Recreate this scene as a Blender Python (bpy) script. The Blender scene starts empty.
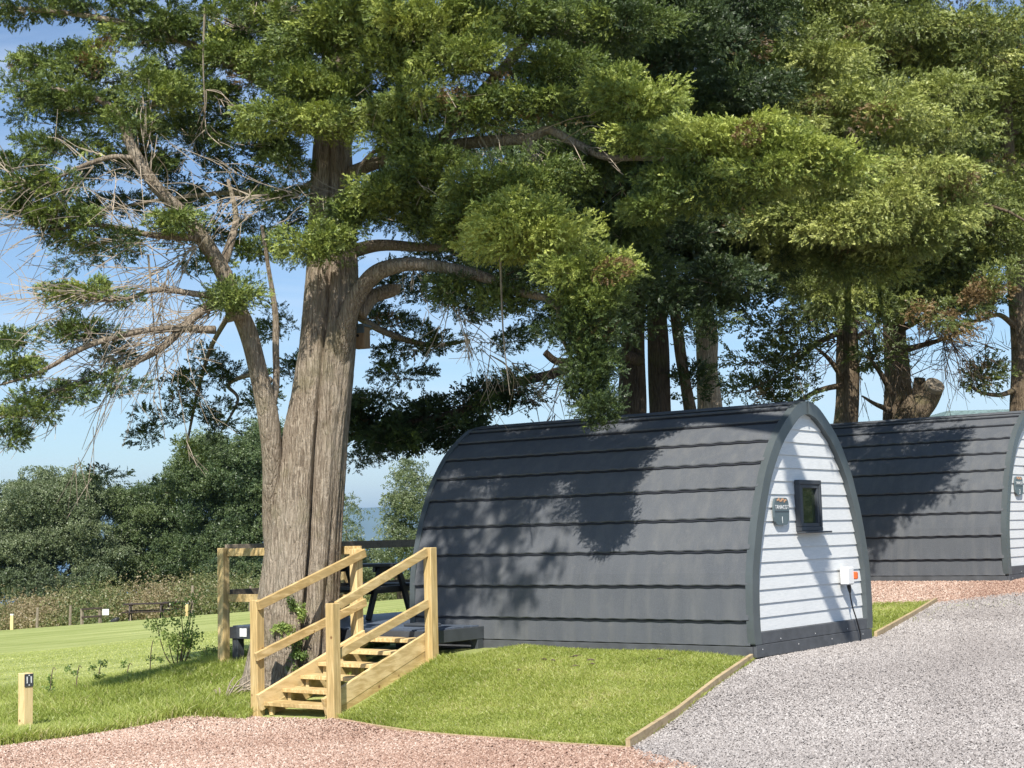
import bpy, math, random
import numpy as np
from mathutils import Vector, Matrix
RNG = np.random.default_rng(7)
random.seed(7)
SC = bpy.context.scene
COL = SC.collection

# ---------------------------------------------------------------- camera
FPX = 1538.0
EYE = np.array([0.0, 0.0, 1.39])
_p = math.atan(150.6 / FPX); _r = math.radians(1.43)
_F = np.array([0, math.cos(_p), math.sin(_p)]); _R = np.array([1.0, 0, 0]); _U = np.cross(_R, _F)
_R2 = _R * math.cos(_r) - _U * math.sin(_r); _U2 = _U * math.cos(_r) + _R * math.sin(_r)
cam = bpy.data.cameras.new('camera'); camo = bpy.data.objects.new('camera', cam); COL.objects.link(camo)
cam.sensor_width = 36; cam.lens = FPX / 1024 * 36; cam.clip_start = 0.1; cam.clip_end = 60000
M = Matrix(((_R2[0], _U2[0], -_F[0], EYE[0]), (_R2[1], _U2[1], -_F[1], EYE[1]), (_R2[2], _U2[2], -_F[2], EYE[2]), (0, 0, 0, 1)))
camo.matrix_world = M
SC.camera = camo
SC.render.resolution_x = 1024; SC.render.resolution_y = 768

# ---------------------------------------------------------------- world, sun, exposure
SUN_AZ = np.array([-0.14, -0.99, 0]); SUN_AZ /= np.linalg.norm(SUN_AZ)
SUN_EL = math.radians(47)
SDIR = np.array([SUN_AZ[0] * math.cos(SUN_EL), SUN_AZ[1] * math.cos(SUN_EL), math.sin(SUN_EL)])
w = bpy.data.worlds.new("World"); SC.world = w; w.use_nodes = True
nt = w.node_tree; bg = nt.nodes['Background']
sky = nt.nodes.new('ShaderNodeTexSky'); sky.sky_type = 'NISHITA'; sky.sun_disc = False
sky.sun_elevation = SUN_EL; sky.sun_rotation = math.atan2(SUN_AZ[0], SUN_AZ[1])
sky.air_density = 1.0; sky.dust_density = 0.05; sky.ozone_density = 1.6; sky.altitude = 60
mxs = nt.nodes.new('ShaderNodeMix'); mxs.data_type = 'RGBA'; mxs.blend_type = 'MULTIPLY'; mxs.inputs[0].default_value = 1; mxs.inputs[7].default_value = (.90, .98, 1.08, 1)
nt.links.new(sky.outputs[0], mxs.inputs[6])
tcw = nt.nodes.new('ShaderNodeTexCoord'); mpw = nt.nodes.new('ShaderNodeMapping'); mpw.inputs['Scale'].default_value = (1.6, 1.6, 11); mpw.inputs['Rotation'].default_value = (0, .12, .3); nt.links.new(tcw.outputs['Generated'], mpw.inputs[0])
nzw = nt.nodes.new('ShaderNodeTexNoise'); nzw.inputs['Scale'].default_value = 1.7; nzw.inputs['Detail'].default_value = 7; nzw.inputs['Roughness'].default_value = .6; nzw.inputs['Distortion'].default_value = .5; nt.links.new(mpw.outputs[0], nzw.inputs[0])
rpw = nt.nodes.new('ShaderNodeValToRGB'); rpw.color_ramp.elements[0].position = .42; rpw.color_ramp.elements[1].position = .74; rpw.color_ramp.elements[1].color = (.5, .5, .5, 1); nt.links.new(nzw.outputs['Fac'], rpw.inputs[0])
mxc = nt.nodes.new('ShaderNodeMix'); mxc.data_type = 'RGBA'; nt.links.new(rpw.outputs[0], mxc.inputs[0]); nt.links.new(mxs.outputs[2], mxc.inputs[6]); mxc.inputs[7].default_value = (7.5, 8.2, 9.0, 1)
nt.links.new(mxc.outputs[2], bg.inputs[0]); bg.inputs[1].default_value = 0.088
sl = bpy.data.lights.new('sun', 'SUN'); so = bpy.data.objects.new('sun', sl); COL.objects.link(so)
sl.energy = 5.0; sl.angle = math.radians(0.53); sl.color = (1.0, 0.95, 0.86)
so.rotation_euler = Vector(-SDIR).to_track_quat('-Z', 'Y').to_euler()
so.location = (-5, -20, 25)
vs = SC.view_settings; vs.view_transform = 'Standard'; vs.look = 'None'; vs.exposure = 0.55; vs.gamma = 1; vs.use_curve_mapping = False
SC.render.engine = 'CYCLES'
SC.cycles.max_bounces = 6; SC.cycles.transparent_max_bounces = 8; SC.cycles.diffuse_bounces = 2

# ---------------------------------------------------------------- geometry helpers
def at(x, y, D):
    d = _F * FPX + _R2 * (x - 512) + _U2 * (384 - y)
    return EYE + d * D / d[1]
D1 = np.array([-.793, .609, 0]); D1 /= np.linalg.norm(D1)
D2 = np.array([D1[1], -D1[0], 0])
FL = np.array([2.549, 16.82, 0.0])
UP = np.array([0, 0, 1.0])
def L(s, t, z, O=FL): return O + D1 * s + D2 * t + UP * z

class MB:
    def __init__(s): s.v = []; s.f = []; s.n = 0; s.m = []
    def add(s, V, F):
        V = np.asarray(V, float); s.v.append(V)
        for f in F: s.f.append(tuple(int(i) + s.n for i in f))
        s.n += len(V)
    def box(s, c, ax, ay, az, hx, hy, hz, bev=0.0):
        c = np.asarray(c, float)
        ax, ay, az = [np.asarray(a, float) / np.linalg.norm(a) for a in (ax, ay, az)]
        if bev <= 0:
            V = [c + ax * hx * i + ay * hy * j + az * hz * k for i in (-1, 1) for j in (-1, 1) for k in (-1, 1)]
            s.add(V, [(0, 1, 3, 2), (4, 6, 7, 5), (0, 4, 5, 1), (2, 3, 7, 6), (0, 2, 6, 4), (1, 5, 7, 3)])
            return
        V = []; idx = {}
        for i in (-1, 1):
            for j in (-1, 1):
                for k in (-1, 1):
                    for a in range(3):
                        o = [hx - bev, hy - bev, hz - bev]; o[a] += bev
                        idx[(i, j, k, a)] = len(V)
                        V.append(c + ax * o[0] * i + ay * o[1] * j + az * o[2] * k)
        F = []
        for a in range(3):
            for sg in (-1, 1):
                b, d = (a + 1) % 3, (a + 2) % 3
                q = []
                for (u, v) in ((-1, -1), (1, -1), (1, 1), (-1, 1)):
                    t = [0, 0, 0]; t[a] = sg; t[b] = u; t[d] = v; q.append(idx[(t[0], t[1], t[2], a)])
                F.append(q if sg > 0 else q[::-1])
        for a in range(3):
            b, d = (a + 1) % 3, (a + 2) % 3
            for u in (-1, 1):
                for v in (-1, 1):
                    t0 = [0, 0, 0]; t0[a] = -1; t0[b] = u; t0[d] = v
                    t1 = list(t0); t1[a] = 1
                    q = [idx[(*t0, b)], idx[(*t1, b)], idx[(*t1, d)], idx[(*t0, d)]]
                    F.append(q if u * v < 0 else q[::-1])
        for i in (-1, 1):
            for j in (-1, 1):
                for k in (-1, 1):
                    q = [idx[(i, j, k, 0)], idx[(i, j, k, 1)], idx[(i, j, k, 2)]]
                    F.append(q if i * j * k > 0 else q[::-1])
        s.add(V, F)
    def bar(s, a, b, wd, ht, side=None, bev=0.004):
        a = np.asarray(a, float); b = np.asarray(b, float); d = b - a; ln = np.linalg.norm(d); d /= ln
        if side is None:
            side = np.cross(d, UP)
            if np.linalg.norm(side) < 1e-3: side = D1
        side = side - d * (side @ d); side = side / np.linalg.norm(side)
        up = np.cross(side, d)
        s.box((a + b) / 2, d, side, up, ln / 2, wd / 2, ht / 2, bev)
    def tube(s, P, R, sides=8, cap=True, lump=0.0, seed=0):
        P = np.asarray(P, float); n = len(P); R = np.broadcast_to(np.asarray(R, float), (n,))
        T = np.gradient(P, axis=0); T /= np.linalg.norm(T, axis=1)[:, None] + 1e-9
        a = np.array([0, 0, 1.0]) if abs(T[0][2]) < .9 else np.array([1.0, 0, 0])
        N = np.cross(T[0], a); N /= np.linalg.norm(N)
        th = np.linspace(0, 2 * math.pi, sides, endpoint=False)
        V = []
        rg = np.random.default_rng(seed)
        ph = rg.uniform(0, 6, 4)
        for i in range(n):
            N = N - T[i] * (N @ T[i]); N /= np.linalg.norm(N); B = np.cross(T[i], N)
            rr = R[i] * (1 + lump * (np.sin(2 * th + ph[0] + i * .35) + .6 * np.sin(3 * th + ph[1] - i * .5) + .5 * np.sin(5 * th + ph[2] + i * .2)))
            V.append(P[i] + np.outer(np.cos(th) * rr, N) + np.outer(np.sin(th) * rr, B))
        V = np.concatenate(V)
        F = [(i * sides + j, i * sides + (j + 1) % sides, (i + 1) * sides + (j + 1) % sides, (i + 1) * sides + j) for i in range(n - 1) for j in range(sides)]
        if cap: F += [tuple(range(sides))[::-1], tuple((n - 1) * sides + j for j in range(sides))]
        s.add(V, F)
    def build(s, name, m, parent=None, smooth=False, **kw):
        me = bpy.data.meshes.new(name)
        V = np.concatenate(s.v) if s.v else np.zeros((0, 3))
        me.from_pydata(V.tolist(), [], s.f)
        if smooth: me.polygons.foreach_set('use_smooth', [True] * len(me.polygons))
        me.materials.append(m); me.update()
        return link(name, me, parent, **kw)
def link(name, me, parent=None, **kw):
    o = bpy.data.objects.new(name, me); COL.objects.link(o)
    if parent is not None:
        o.parent = parent
        o.matrix_parent_inverse = mat_of(parent).inverted()
    tag(o, **kw)
    return o
def mat_of(o):
    m = Matrix.LocRotScale(o.location, o.rotation_euler, o.scale)
    if o.parent: m = mat_of(o.parent) @ o.matrix_parent_inverse @ m
    return m
def tag(o, label=None, cat=None, group=None, kind=None):
    if label: o['label'] = label
    if cat: o['category'] = cat
    if group: o['group'] = group
    if kind: o['kind'] = kind
def empty(name, loc, label, cat, group=None, rz=0):
    o = bpy.data.objects.new(name, None); COL.objects.link(o); o.location = [float(c) for c in loc]; o.rotation_euler.z = rz
    o.empty_display_size = .2
    tag(o, label, cat, group); return o
def copy_tree(o, parent=None):
    c = o.copy(); COL.objects.link(c); c.parent = parent
    if parent is not None: c.matrix_parent_inverse = o.matrix_parent_inverse.copy()
    for ch in [x for x in list(bpy.data.objects) if x.parent == o]: copy_tree(ch, c)
    return c
def smooth_path(P, n=8):
    P = np.asarray(P, float); Q = []
    for i in range(len(P) - 1):
        p0 = P[max(i - 1, 0)]; p1 = P[i]; p2 = P[i + 1]; p3 = P[min(i + 2, len(P) - 1)]
        for k in range(n):
            t = k / n
            Q.append(.5 * ((2 * p1) + (-p0 + p2) * t + (2 * p0 - 5 * p1 + 4 * p2 - p3) * t * t + (-p0 + 3 * p1 - 3 * p2 + p3) * t ** 3))
    Q.append(P[-1]); return np.array(Q)

# ---------------------------------------------------------------- materials
def newmat(name):
    m = bpy.data.materials.new(name); m.use_nodes = True
    nt = m.node_tree; b = nt.nodes['Principled BSDF']; return m, nt, b
def N(nt, t, **kw):
    n = nt.nodes.new(t)
    for k, v in kw.items():
        if k.startswith('i_'): n.inputs[k[2:].replace('_', ' ')].default_value = v
        else: setattr(n, k, v)
    return n
def ramp(nt, fac, stops):
    r = nt.nodes.new('ShaderNodeValToRGB'); cr = r.color_ramp
    while len(cr.elements) < len(stops): cr.elements.new(.5)
    for e, (p, c) in zip(cr.elements, stops): e.position = p; e.color = (*c, 1)
    nt.links.new(fac, r.inputs[0]); return r.outputs[0]
def coords(nt, scale=(1, 1, 1), rot=(0, 0, 0)):
    tc = nt.nodes.new('ShaderNodeTexCoord'); mp = nt.nodes.new('ShaderNodeMapping')
    mp.inputs['Scale'].default_value = scale; mp.inputs['Rotation'].default_value = rot
    nt.links.new(tc.outputs['Object'], mp.inputs[0]); return mp.outputs[0]
def noise(nt, vec, scale, detail=4, rough=.55, dist=0):
    n = N(nt, 'ShaderNodeTexNoise'); n.inputs['Scale'].default_value = scale; n.inputs['Detail'].default_value = detail
    n.inputs['Roughness'].default_value = rough; n.inputs['Distortion'].default_value = dist
    if vec is not None: nt.links.new(vec, n.inputs['Vector'])
    return n.outputs['Fac']
def mixc(nt, fac, a, b, mode='MIX'):
    m = nt.nodes.new('ShaderNodeMix'); m.data_type = 'RGBA'; m.blend_type = mode
    for sock, v in ((m.inputs[0], fac), (m.inputs[6], a), (m.inputs[7], b)):
        if isinstance(v, (int, float)): sock.default_value = v
        elif isinstance(v, tuple): sock.default_value = (*v, 1) if len(v) == 3 else v
        else: nt.links.new(v, sock)
    return m.outputs[2]
def bump(nt, b, h, strength, dist):
    n = nt.nodes.new('ShaderNodeBump'); n.inputs['Strength'].default_value = strength; n.inputs['Distance'].default_value = dist
    nt.links.new(h, n.inputs['Height']); nt.links.new(n.outputs[0], b.inputs['Normal'])
def simple(name, col, rough=.6, var=.15, scale=6, bumps=0.0, spec=.4, metal=0.0):
    m, nt, b = newmat(name); v = coords(nt)
    n = noise(nt, v, scale, 5)
    c = ramp(nt, n, [(.3, tuple(x * (1 - var) for x in col)), (.7, tuple(x * (1 + var) for x in col))])
    nt.links.new(c, b.inputs['Base Color']); b.inputs['Roughness'].default_value = rough; b.inputs['Metallic'].default_value = metal
    b.inputs['Specular IOR Level'].default_value = spec
    if bumps: bump(nt, b, noise(nt, v, scale * 12, 4), .5, bumps)
    return m

def wood_mat(name, a, c, zdir=False, knots=True, rough=.75):
    m, nt, b = newmat(name)
    oi = nt.nodes.new('ShaderNodeObjectInfo'); tc = nt.nodes.new('ShaderNodeTexCoord')
    mp = nt.nodes.new('ShaderNodeMapping'); nt.links.new(tc.outputs['Object'], mp.inputs[0])
    mp.inputs['Rotation'].default_value = (0, 0, math.atan2(-D1[1], -D1[0]) * -1)
    mp2 = nt.nodes.new('ShaderNodeMapping'); nt.links.new(mp.outputs[0], mp2.inputs[0])
    mp2.inputs['Scale'].default_value = (24, 24, 1.6) if zdir == 1 else ((1.6, 24, 24) if zdir == 0 else (16, 2.4, 10))
    n1 = noise(nt, mp2.outputs[0], 1.6, 5, .6, .6)
    n2 = noise(nt, mp.outputs[0], 2.2, 3)
    f = nt.nodes.new('ShaderNodeMath'); f.operation = 'ADD'; nt.links.new(n1, f.inputs[0])
    r = nt.nodes.new('ShaderNodeMath'); r.operation = 'MULTIPLY_ADD'; nt.links.new(oi.outputs['Random'], r.inputs[0]); r.inputs[1].default_value = .22; r.inputs[2].default_value = -.11
    nt.links.new(r.outputs[0], f.inputs[1])
    col = ramp(nt, f.outputs[0], [(.30, tuple(x * .82 for x in a)), (.42, a), (.62, c)])
    col = mixc(nt, ramp(nt, n2, [(.42, (0, 0, 0)), (.7, (.45, .45, .45))]), col, tuple(x * .8 for x in c))
    if knots:
        vo = nt.nodes.new('ShaderNodeTexVoronoi'); vo.inputs['Scale'].default_value = 4.5; nt.links.new(mp.outputs[0], vo.inputs['Vector'])
        k = ramp(nt, vo.outputs['Distance'], [(.05, (1, 1, 1)), (.10, (0, 0, 0))])
        col = mixc(nt, k, col, (.22, .12, .05))
    nt.links.new(col, b.inputs['Base Color']); b.inputs['Roughness'].default_value = rough; b.inputs['Specular IOR Level'].default_value = .25
    bump(nt, b, n1, .35, .004)
    return m
W_POST = wood_mat('pine_post', (.52, .37, .16), (.76, .58, .30), 1)
W_LONG = wood_mat('pine_board', (.50, .35, .15), (.74, .56, .29), 2)
W_OLD_SHADE = wood_mat('weathered_and_shaded_board', (.16, .13, .10), (.30, .25, .19), 0)
W_EDGE = wood_mat('edging_board', (.36, .26, .14), (.52, .40, .24), 2)
W_DARK = simple('dark_stained_wood', (.035, .022, .018), .6, .3)
M_BLACK = simple('black_furniture', (.02, .02, .022), .45, .2)
M_DECK = simple('grey_composite_deck', (.085, .105, .14), .42, .2, 3, .002)
M_DKGREY = simple('dark_grey_board', (.055, .062, .072), .6, .18, 5, .003)
M_SKIRT = simple('skirting_board_grey', (.085, .09, .098), .65, .2, 7, .003)
M_TRIM = simple('grey_green_trim', (.085, .10, .105), .33, .08, 4, .001)
M_PLAQUE = simple('slate_plaque', (.10, .135, .15), .4, .1)
M_WHITE = simple('white_plastic', (.78, .78, .77), .35, .04)
M_ORANGE = simple('orange_plastic', (.75, .13, .03), .35, .05)
M_CABLE = simple('black_cable', (.012, .012, .013), .4, .1)
M_LETTER = simple('white_lettering', (.75, .77, .77), .5, .02)
M_LOGO = simple('pale_orange_lettering', (.55, .33, .2), .5, .05)
M_FELT = simple('blue_grey_felt', (.10, .13, .15), .8, .15)
M_BOX = wood_mat('nest_box_wood', (.20, .13, .07), (.32, .22, .13), 1, False)

def tile_mat():
    m, nt, b = newmat('stone_coated_steel_tiles')
    v = coords(nt)
    n = noise(nt, v, 220, 3, .7); n2 = noise(nt, v, 1.5, 4); n3 = noise(nt, v, 14, 4)
    c = ramp(nt, n, [(.3, (.05, .055, .064)), (.62, (.112, .121, .136)), (.85, (.27, .275, .29))])
    c = mixc(nt, ramp(nt, n2, [(.35, (0, 0, 0)), (.75, (.5, .5, .5))]), c, (.122, .13, .142))
    c = mixc(nt, ramp(nt, n3, [(.62, (0, 0, 0)), (.8, (.25, .25, .25))]), c, (.22, .21, .19))
    st = noise(nt, coords(nt, (5, 5, .35)), 1.4, 4, .6); c = mixc(nt, ramp(nt, st, [(.45, (0, 0, 0)), (.72, (.35, .35, .35))]), c, (.17, .17, .165))
    nt.links.new(c, b.inputs['Base Color']); b.inputs['Roughness'].default_value = .72; b.inputs['Specular IOR Level'].default_value = .35
    bump(nt, b, n, .5, .003); return m
M_TILE = tile_mat()
M_JOINT_SHADE = simple('painted_joint_shadow', (.018, .02, .028), .7, .1)  # near-black strip colour stands in for the shadow under each tile lip
def clad_mat():
    m, nt, b = newmat('white_lap_boards')
    v = coords(nt); mp = nt.nodes.new('ShaderNodeMapping'); nt.links.new(v, mp.inputs[0]); mp.inputs['Scale'].default_value = (6, 6, 60)
    n = noise(nt, mp.outputs[0], 1.5, 5, .6); n2 = noise(nt, v, 2, 3)
    c = ramp(nt, n, [(.3, (.62, .635, .635)), (.7, (.745, .75, .745))])
    c = mixc(nt, ramp(nt, n2, [(.5, (0, 0, 0)), (.8, (.3, .3, .3))]), c, (.54, .56, .56))
    nt.links.new(c, b.inputs['Base Color']); b.inputs['Roughness'].default_value = .55
    bump(nt, b, n, .35, .004); return m
M_CLAD = clad_mat()
def glass_mat():
    m, nt, b = newmat('window_glass')
    b.inputs['Base Color'].default_value = (.045, .06, .03, 1); b.inputs['Roughness'].default_value = .03
    b.inputs['Specular IOR Level'].default_value = .8; return m
M_GLASS = glass_mat()
def bark_mat(name, dark, mid, light, moss=0.0, sc=1.0):
    m, nt, b = newmat(name)
    v2 = coords(nt)
    def warp(scale, amt):
        nz = nt.nodes.new('ShaderNodeTexNoise'); nz.inputs['Scale'].default_value = 3.2; nz.inputs['Detail'].default_value = 4; nt.links.new(v2, nz.inputs['Vector'])
        mp = nt.nodes.new('ShaderNodeVectorMath'); mp.operation = 'MULTIPLY_ADD'; nt.links.new(nz.outputs['Color'], mp.inputs[0]); mp.inputs[1].default_value = (amt, amt, amt * .5); nt.links.new(v2, mp.inputs[2])
        s_ = nt.nodes.new('ShaderNodeMapping'); s_.inputs['Scale'].default_value = scale; nt.links.new(mp.outputs[0], s_.inputs[0]); return s_.outputs[0]
    vo = nt.nodes.new('ShaderNodeTexVoronoi'); vo.feature = 'DISTANCE_TO_EDGE'; vo.inputs['Scale'].default_value = 1; nt.links.new(warp((24 * sc, 24 * sc, 1.9 * sc), .07), vo.inputs['Vector'])
    n = noise(nt, warp((34 * sc, 34 * sc, 3.2 * sc), .06), 1.4, 7, .7, .4); n2 = noise(nt, v2, 1.3, 5, .6); n3 = noise(nt, v2, 42, 5, .65); n4 = noise(nt, v2, 5.5, 4, .6)
    crack = ramp(nt, vo.outputs['Distance'], [(.0, (0, 0, 0)), (.16, (1, 1, 1))])
    c = ramp(nt, n, [(.34, dark), (.52, mid), (.72, light)])
    c = mixc(nt, ramp(nt, n2, [(.45, (0, 0, 0)), (.68, (.45, .45, .45))]), c, light)
    c = mixc(nt, ramp(nt, n4, [(.56, (0, 0, 0)), (.7, (.35, .35, .35))]), c, tuple(x * 1.25 for x in light))
    inv = nt.nodes.new('ShaderNodeMath'); inv.operation = 'MULTIPLY_ADD'; inv.inputs[1].default_value = -.28; inv.inputs[2].default_value = .28; nt.links.new(crack, inv.inputs[0])
    c = mixc(nt, inv.outputs[0], c, tuple(x * .7 for x in dark))
    if moss: c = mixc(nt, ramp(nt, noise(nt, v2, 2.3, 6, .65), [(.52, (0, 0, 0)), (.66, (moss, moss, moss))]), c, (.14, .145, .05))
    nt.links.new(c, b.inputs['Base Color']); b.inputs['Roughness'].default_value = .92; b.inputs['Specular IOR Level'].default_value = .12
    h = nt.nodes.new('ShaderNodeMath'); h.operation = 'MULTIPLY_ADD'; nt.links.new(n3, h.inputs[0]); h.inputs[1].default_value = .25; nt.links.new(n, h.inputs[2])
    h2 = nt.nodes.new('ShaderNodeMath'); h2.operation = 'MULTIPLY_ADD'; nt.links.new(crack, h2.inputs[0]); h2.inputs[1].default_value = .3; nt.links.new(h.outputs[0], h2.inputs[2])
    bump(nt, b, h2.outputs[0], 1.0, .05); return m
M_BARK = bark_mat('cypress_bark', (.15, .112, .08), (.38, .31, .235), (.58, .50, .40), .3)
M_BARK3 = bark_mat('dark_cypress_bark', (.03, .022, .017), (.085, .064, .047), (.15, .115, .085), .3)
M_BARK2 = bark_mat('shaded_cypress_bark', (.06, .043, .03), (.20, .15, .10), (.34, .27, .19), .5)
M_TWIG = simple('dead_twigs', (.36, .30, .23), .85, .35, 5)
M_TWIG2 = simple('brown_twigs', (.13, .095, .065), .85, .35, 5)
M_CUT = simple('sawn_wood', (.26, .215, .16), .8, .2)

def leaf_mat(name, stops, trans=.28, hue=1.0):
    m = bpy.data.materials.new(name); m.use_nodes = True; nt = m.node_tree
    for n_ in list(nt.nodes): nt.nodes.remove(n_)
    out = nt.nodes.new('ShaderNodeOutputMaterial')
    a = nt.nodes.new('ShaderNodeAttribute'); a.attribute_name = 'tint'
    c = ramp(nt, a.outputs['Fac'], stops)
    d = nt.nodes.new('ShaderNodeBsdfDiffuse'); t = nt.nodes.new('ShaderNodeBsdfTranslucent'); g = nt.nodes.new('ShaderNodeBsdfGlossy')
    g.inputs['Roughness'].default_value = .45
    mx = nt.nodes.new('ShaderNodeMixShader'); mx.inputs[0].default_value = trans
    mg = nt.nodes.new('ShaderNodeMixShader'); mg.inputs[0].default_value = .04
    nt.links.new(c, d.inputs[0]); nt.links.new(mixc(nt, 1.0, c, (1.15, 1.2, .55), 'MULTIPLY'), t.inputs[0])
    nt.links.new(d.outputs[0], mx.inputs[1]); nt.links.new(t.outputs[0], mx.inputs[2])
    nt.links.new(mx.outputs[0], mg.inputs[1]); nt.links.new(g.outputs[0], mg.inputs[2])
    nt.links.new(mg.outputs[0], out.inputs[0]); return m
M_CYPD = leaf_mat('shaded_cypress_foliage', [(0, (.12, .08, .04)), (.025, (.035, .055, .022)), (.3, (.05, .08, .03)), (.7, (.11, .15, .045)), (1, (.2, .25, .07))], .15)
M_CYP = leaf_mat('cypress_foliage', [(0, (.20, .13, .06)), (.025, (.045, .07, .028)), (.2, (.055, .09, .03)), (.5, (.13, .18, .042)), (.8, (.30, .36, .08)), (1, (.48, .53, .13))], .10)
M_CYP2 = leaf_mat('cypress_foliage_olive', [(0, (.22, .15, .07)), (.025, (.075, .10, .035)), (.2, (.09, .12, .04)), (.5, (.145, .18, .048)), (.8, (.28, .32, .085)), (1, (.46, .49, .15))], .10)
M_LEAF = leaf_mat('broadleaf_foliage', [(0, (.10, .135, .075)), (.5, (.15, .19, .095)), (1, (.23, .27, .15))], .25)
M_LEAFD = leaf_mat('dark_broadleaf_foliage', [(0, (.065, .105, .05)), (.5, (.105, .15, .06)), (1, (.18, .23, .095))], .25)
M_SHRUB = leaf_mat('fresh_shrub_leaves', [(0, (.10, .15, .04)), (.5, (.20, .30, .08)), (1, (.38, .46, .13))], .3)
M_BRACK = leaf_mat('bracken_fronds', [(0, (.12, .16, .055)), (.35, (.22, .22, .09)), (.7, (.27, .225, .12)), (1, (.33, .26, .15))], .25)
M_BLADE = leaf_mat('grass_blades', [(0, (.18, .23, .045)), (.5, (.36, .42, .09)), (.9, (.54, .57, .19)), (1, (.60, .54, .28))], .42)
M_BLADE2 = leaf_mat('bank_grass_blades', [(0, (.19, .24, .05)), (.5, (.37, .44, .10)), (.9, (.54, .57, .20)), (1, (.60, .53, .29))], .38)
M_MOWN = leaf_mat('mown_grass_blades', [(0, (.36, .42, .11)), (.5, (.52, .56, .19)), (1, (.68, .68, .32))], .42)

# ---------------------------------------------------------------- terrain
CP = [(0, 0, -.2), (-5, 5, -.35), (5, 5, -.1), (3, 9, -.12), (.88, 12.6, -.36), (-2, 12, -.42), (-5, 12, -.52), (1.7, 14.7, -.20), (-.6, 14.7, -.50), (-1.3, 15.7, -.55), (.2, 13.5, -.43), (-1.3, 13.4, -.49), (-3.4, 15.5, -.57),
      (2.549, 16.6, -.05), (3.4, 17.6, -.03), (4.35, 19.0, -.01), (6.3, 23.5, .20), (7.9, 24.9, .43), (7, 26, .45), (4.3, 28, .47), (12, 20, .2),
      (14, 26, .45), (10, 12, .05), (20, 20, .3), (-5.36, 17, -.64), (-5.16, 15.4, -.58), (-3.6, 17.3, -.54), (-4.7, 21.7, -.42), (-8, 24, -.85), (-12, 40, -1.25),
      (-19, 55, -1.55), (-17, 64, -1.95), (-12.6, 58, -1.35), (-4, 50, -.6), (-6, 34, -.62), (0, 60, -.8), (10, 60, -.3), (10, 42, .3), (30, 40, .5), (-30, 60, -2.3),
      (-15, 20, -1.0), (-15, 10, -.9), (-20, 0, -1), (-30, 30, -1.8), (30, 60, .3), (30, 5, .2), (0, -10, -.1), (-10, -10, -.5), (15, -10, 0), (2, 27, .0)]
for s_, t_, z_ in [(1, -.15, 0), (2.5, -.15, .01), (4, -.3, 0), (3.6, -1.15, -.05), (2, -1.1, -.03), (1, -.8, -.05), (3.7, -2.9, -.56), (4.77, -2.9, -.58),
                   (4.2, -2.0, -.36), (4.2, -1.3, -.20), (5.2, -1.9, -.42), (7.27, -1.15, -.21), (7.0, .5, -.2), (5.5, 1.5, -.05), (2, 1.5, 0), (4, 3.4, 0), (2.8, -2.2, -.30), (6.5, -2.6, -.47)]:
    q = L(s_, t_, z_); CP.append((q[0], q[1], z_))
CP = np.array(CP)
def _rbf(A, B): return np.sqrt(((A[:, None, :] - B[None]) ** 2).sum(-1) + .05)
_A = _rbf(CP[:, :2], CP[:, :2]) + np.eye(len(CP)) * -.02
_n = len(CP); _Pm = np.c_[np.ones(_n), CP[:, :2]]
_S = np.block([[_A, _Pm], [_Pm.T, np.zeros((3, 3))]])
_W = np.linalg.solve(_S, np.r_[CP[:, 2], 0, 0, 0])
def zt(x, y):
    x = np.atleast_1d(np.asarray(x, float)); y = np.atleast_1d(np.asarray(y, float)); sh = x.shape
    xc = np.clip(x, -35, 35).ravel(); yc = np.clip(y, -12, 72).ravel()
    out = np.empty(len(xc))
    for i in range(0, len(xc), 20000):
        Q = np.c_[xc[i:i + 20000], yc[i:i + 20000]]
        out[i:i + 20000] = _rbf(Q, CP[:, :2]) @ _W[:_n] + _W[_n] + Q @ _W[_n + 1:]
    y2 = y.ravel(); x2 = x.ravel()
    dd = np.maximum(y2 - 78, 0)
    out -= np.minimum(dd * .35, 75) * (1 - np.exp(-dd / 8))
    return out.reshape(sh)
def z1(x, y): return float(zt(x, y)[0])

def lawn_mat():
    m, nt, b = newmat('lawn_grass')
    v = coords(nt); g = noise(nt, v, 60, 5, .7); g2 = noise(nt, v, 1.3, 5, .6)
    vs_ = coords(nt, (.10, 1.0, 1), (0, 0, math.radians(-14)))
    st = noise(nt, vs_, 1.6, 5, .6, .4)
    c = ramp(nt, g, [(.25, (.20, .24, .065)), (.55, (.29, .335, .105)), (.8, (.38, .42, .16))])
    c = mixc(nt, ramp(nt, st, [(.38, (0, 0, 0)), (.66, (.85, .85, .85))]), c, (.47, .50, .20))
    c = mixc(nt, ramp(nt, g2, [(.5, (0, 0, 0)), (.75, (.4, .4, .4))]), c, (.23, .30, .07))
    nt.links.new(c, b.inputs['Base Color']); b.inputs['Roughness'].default_value = .9; b.inputs['Specular IOR Level'].default_value = .1
    bump(nt, b, g, .8, .03); return m
M_LAWN = lawn_mat()
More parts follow.
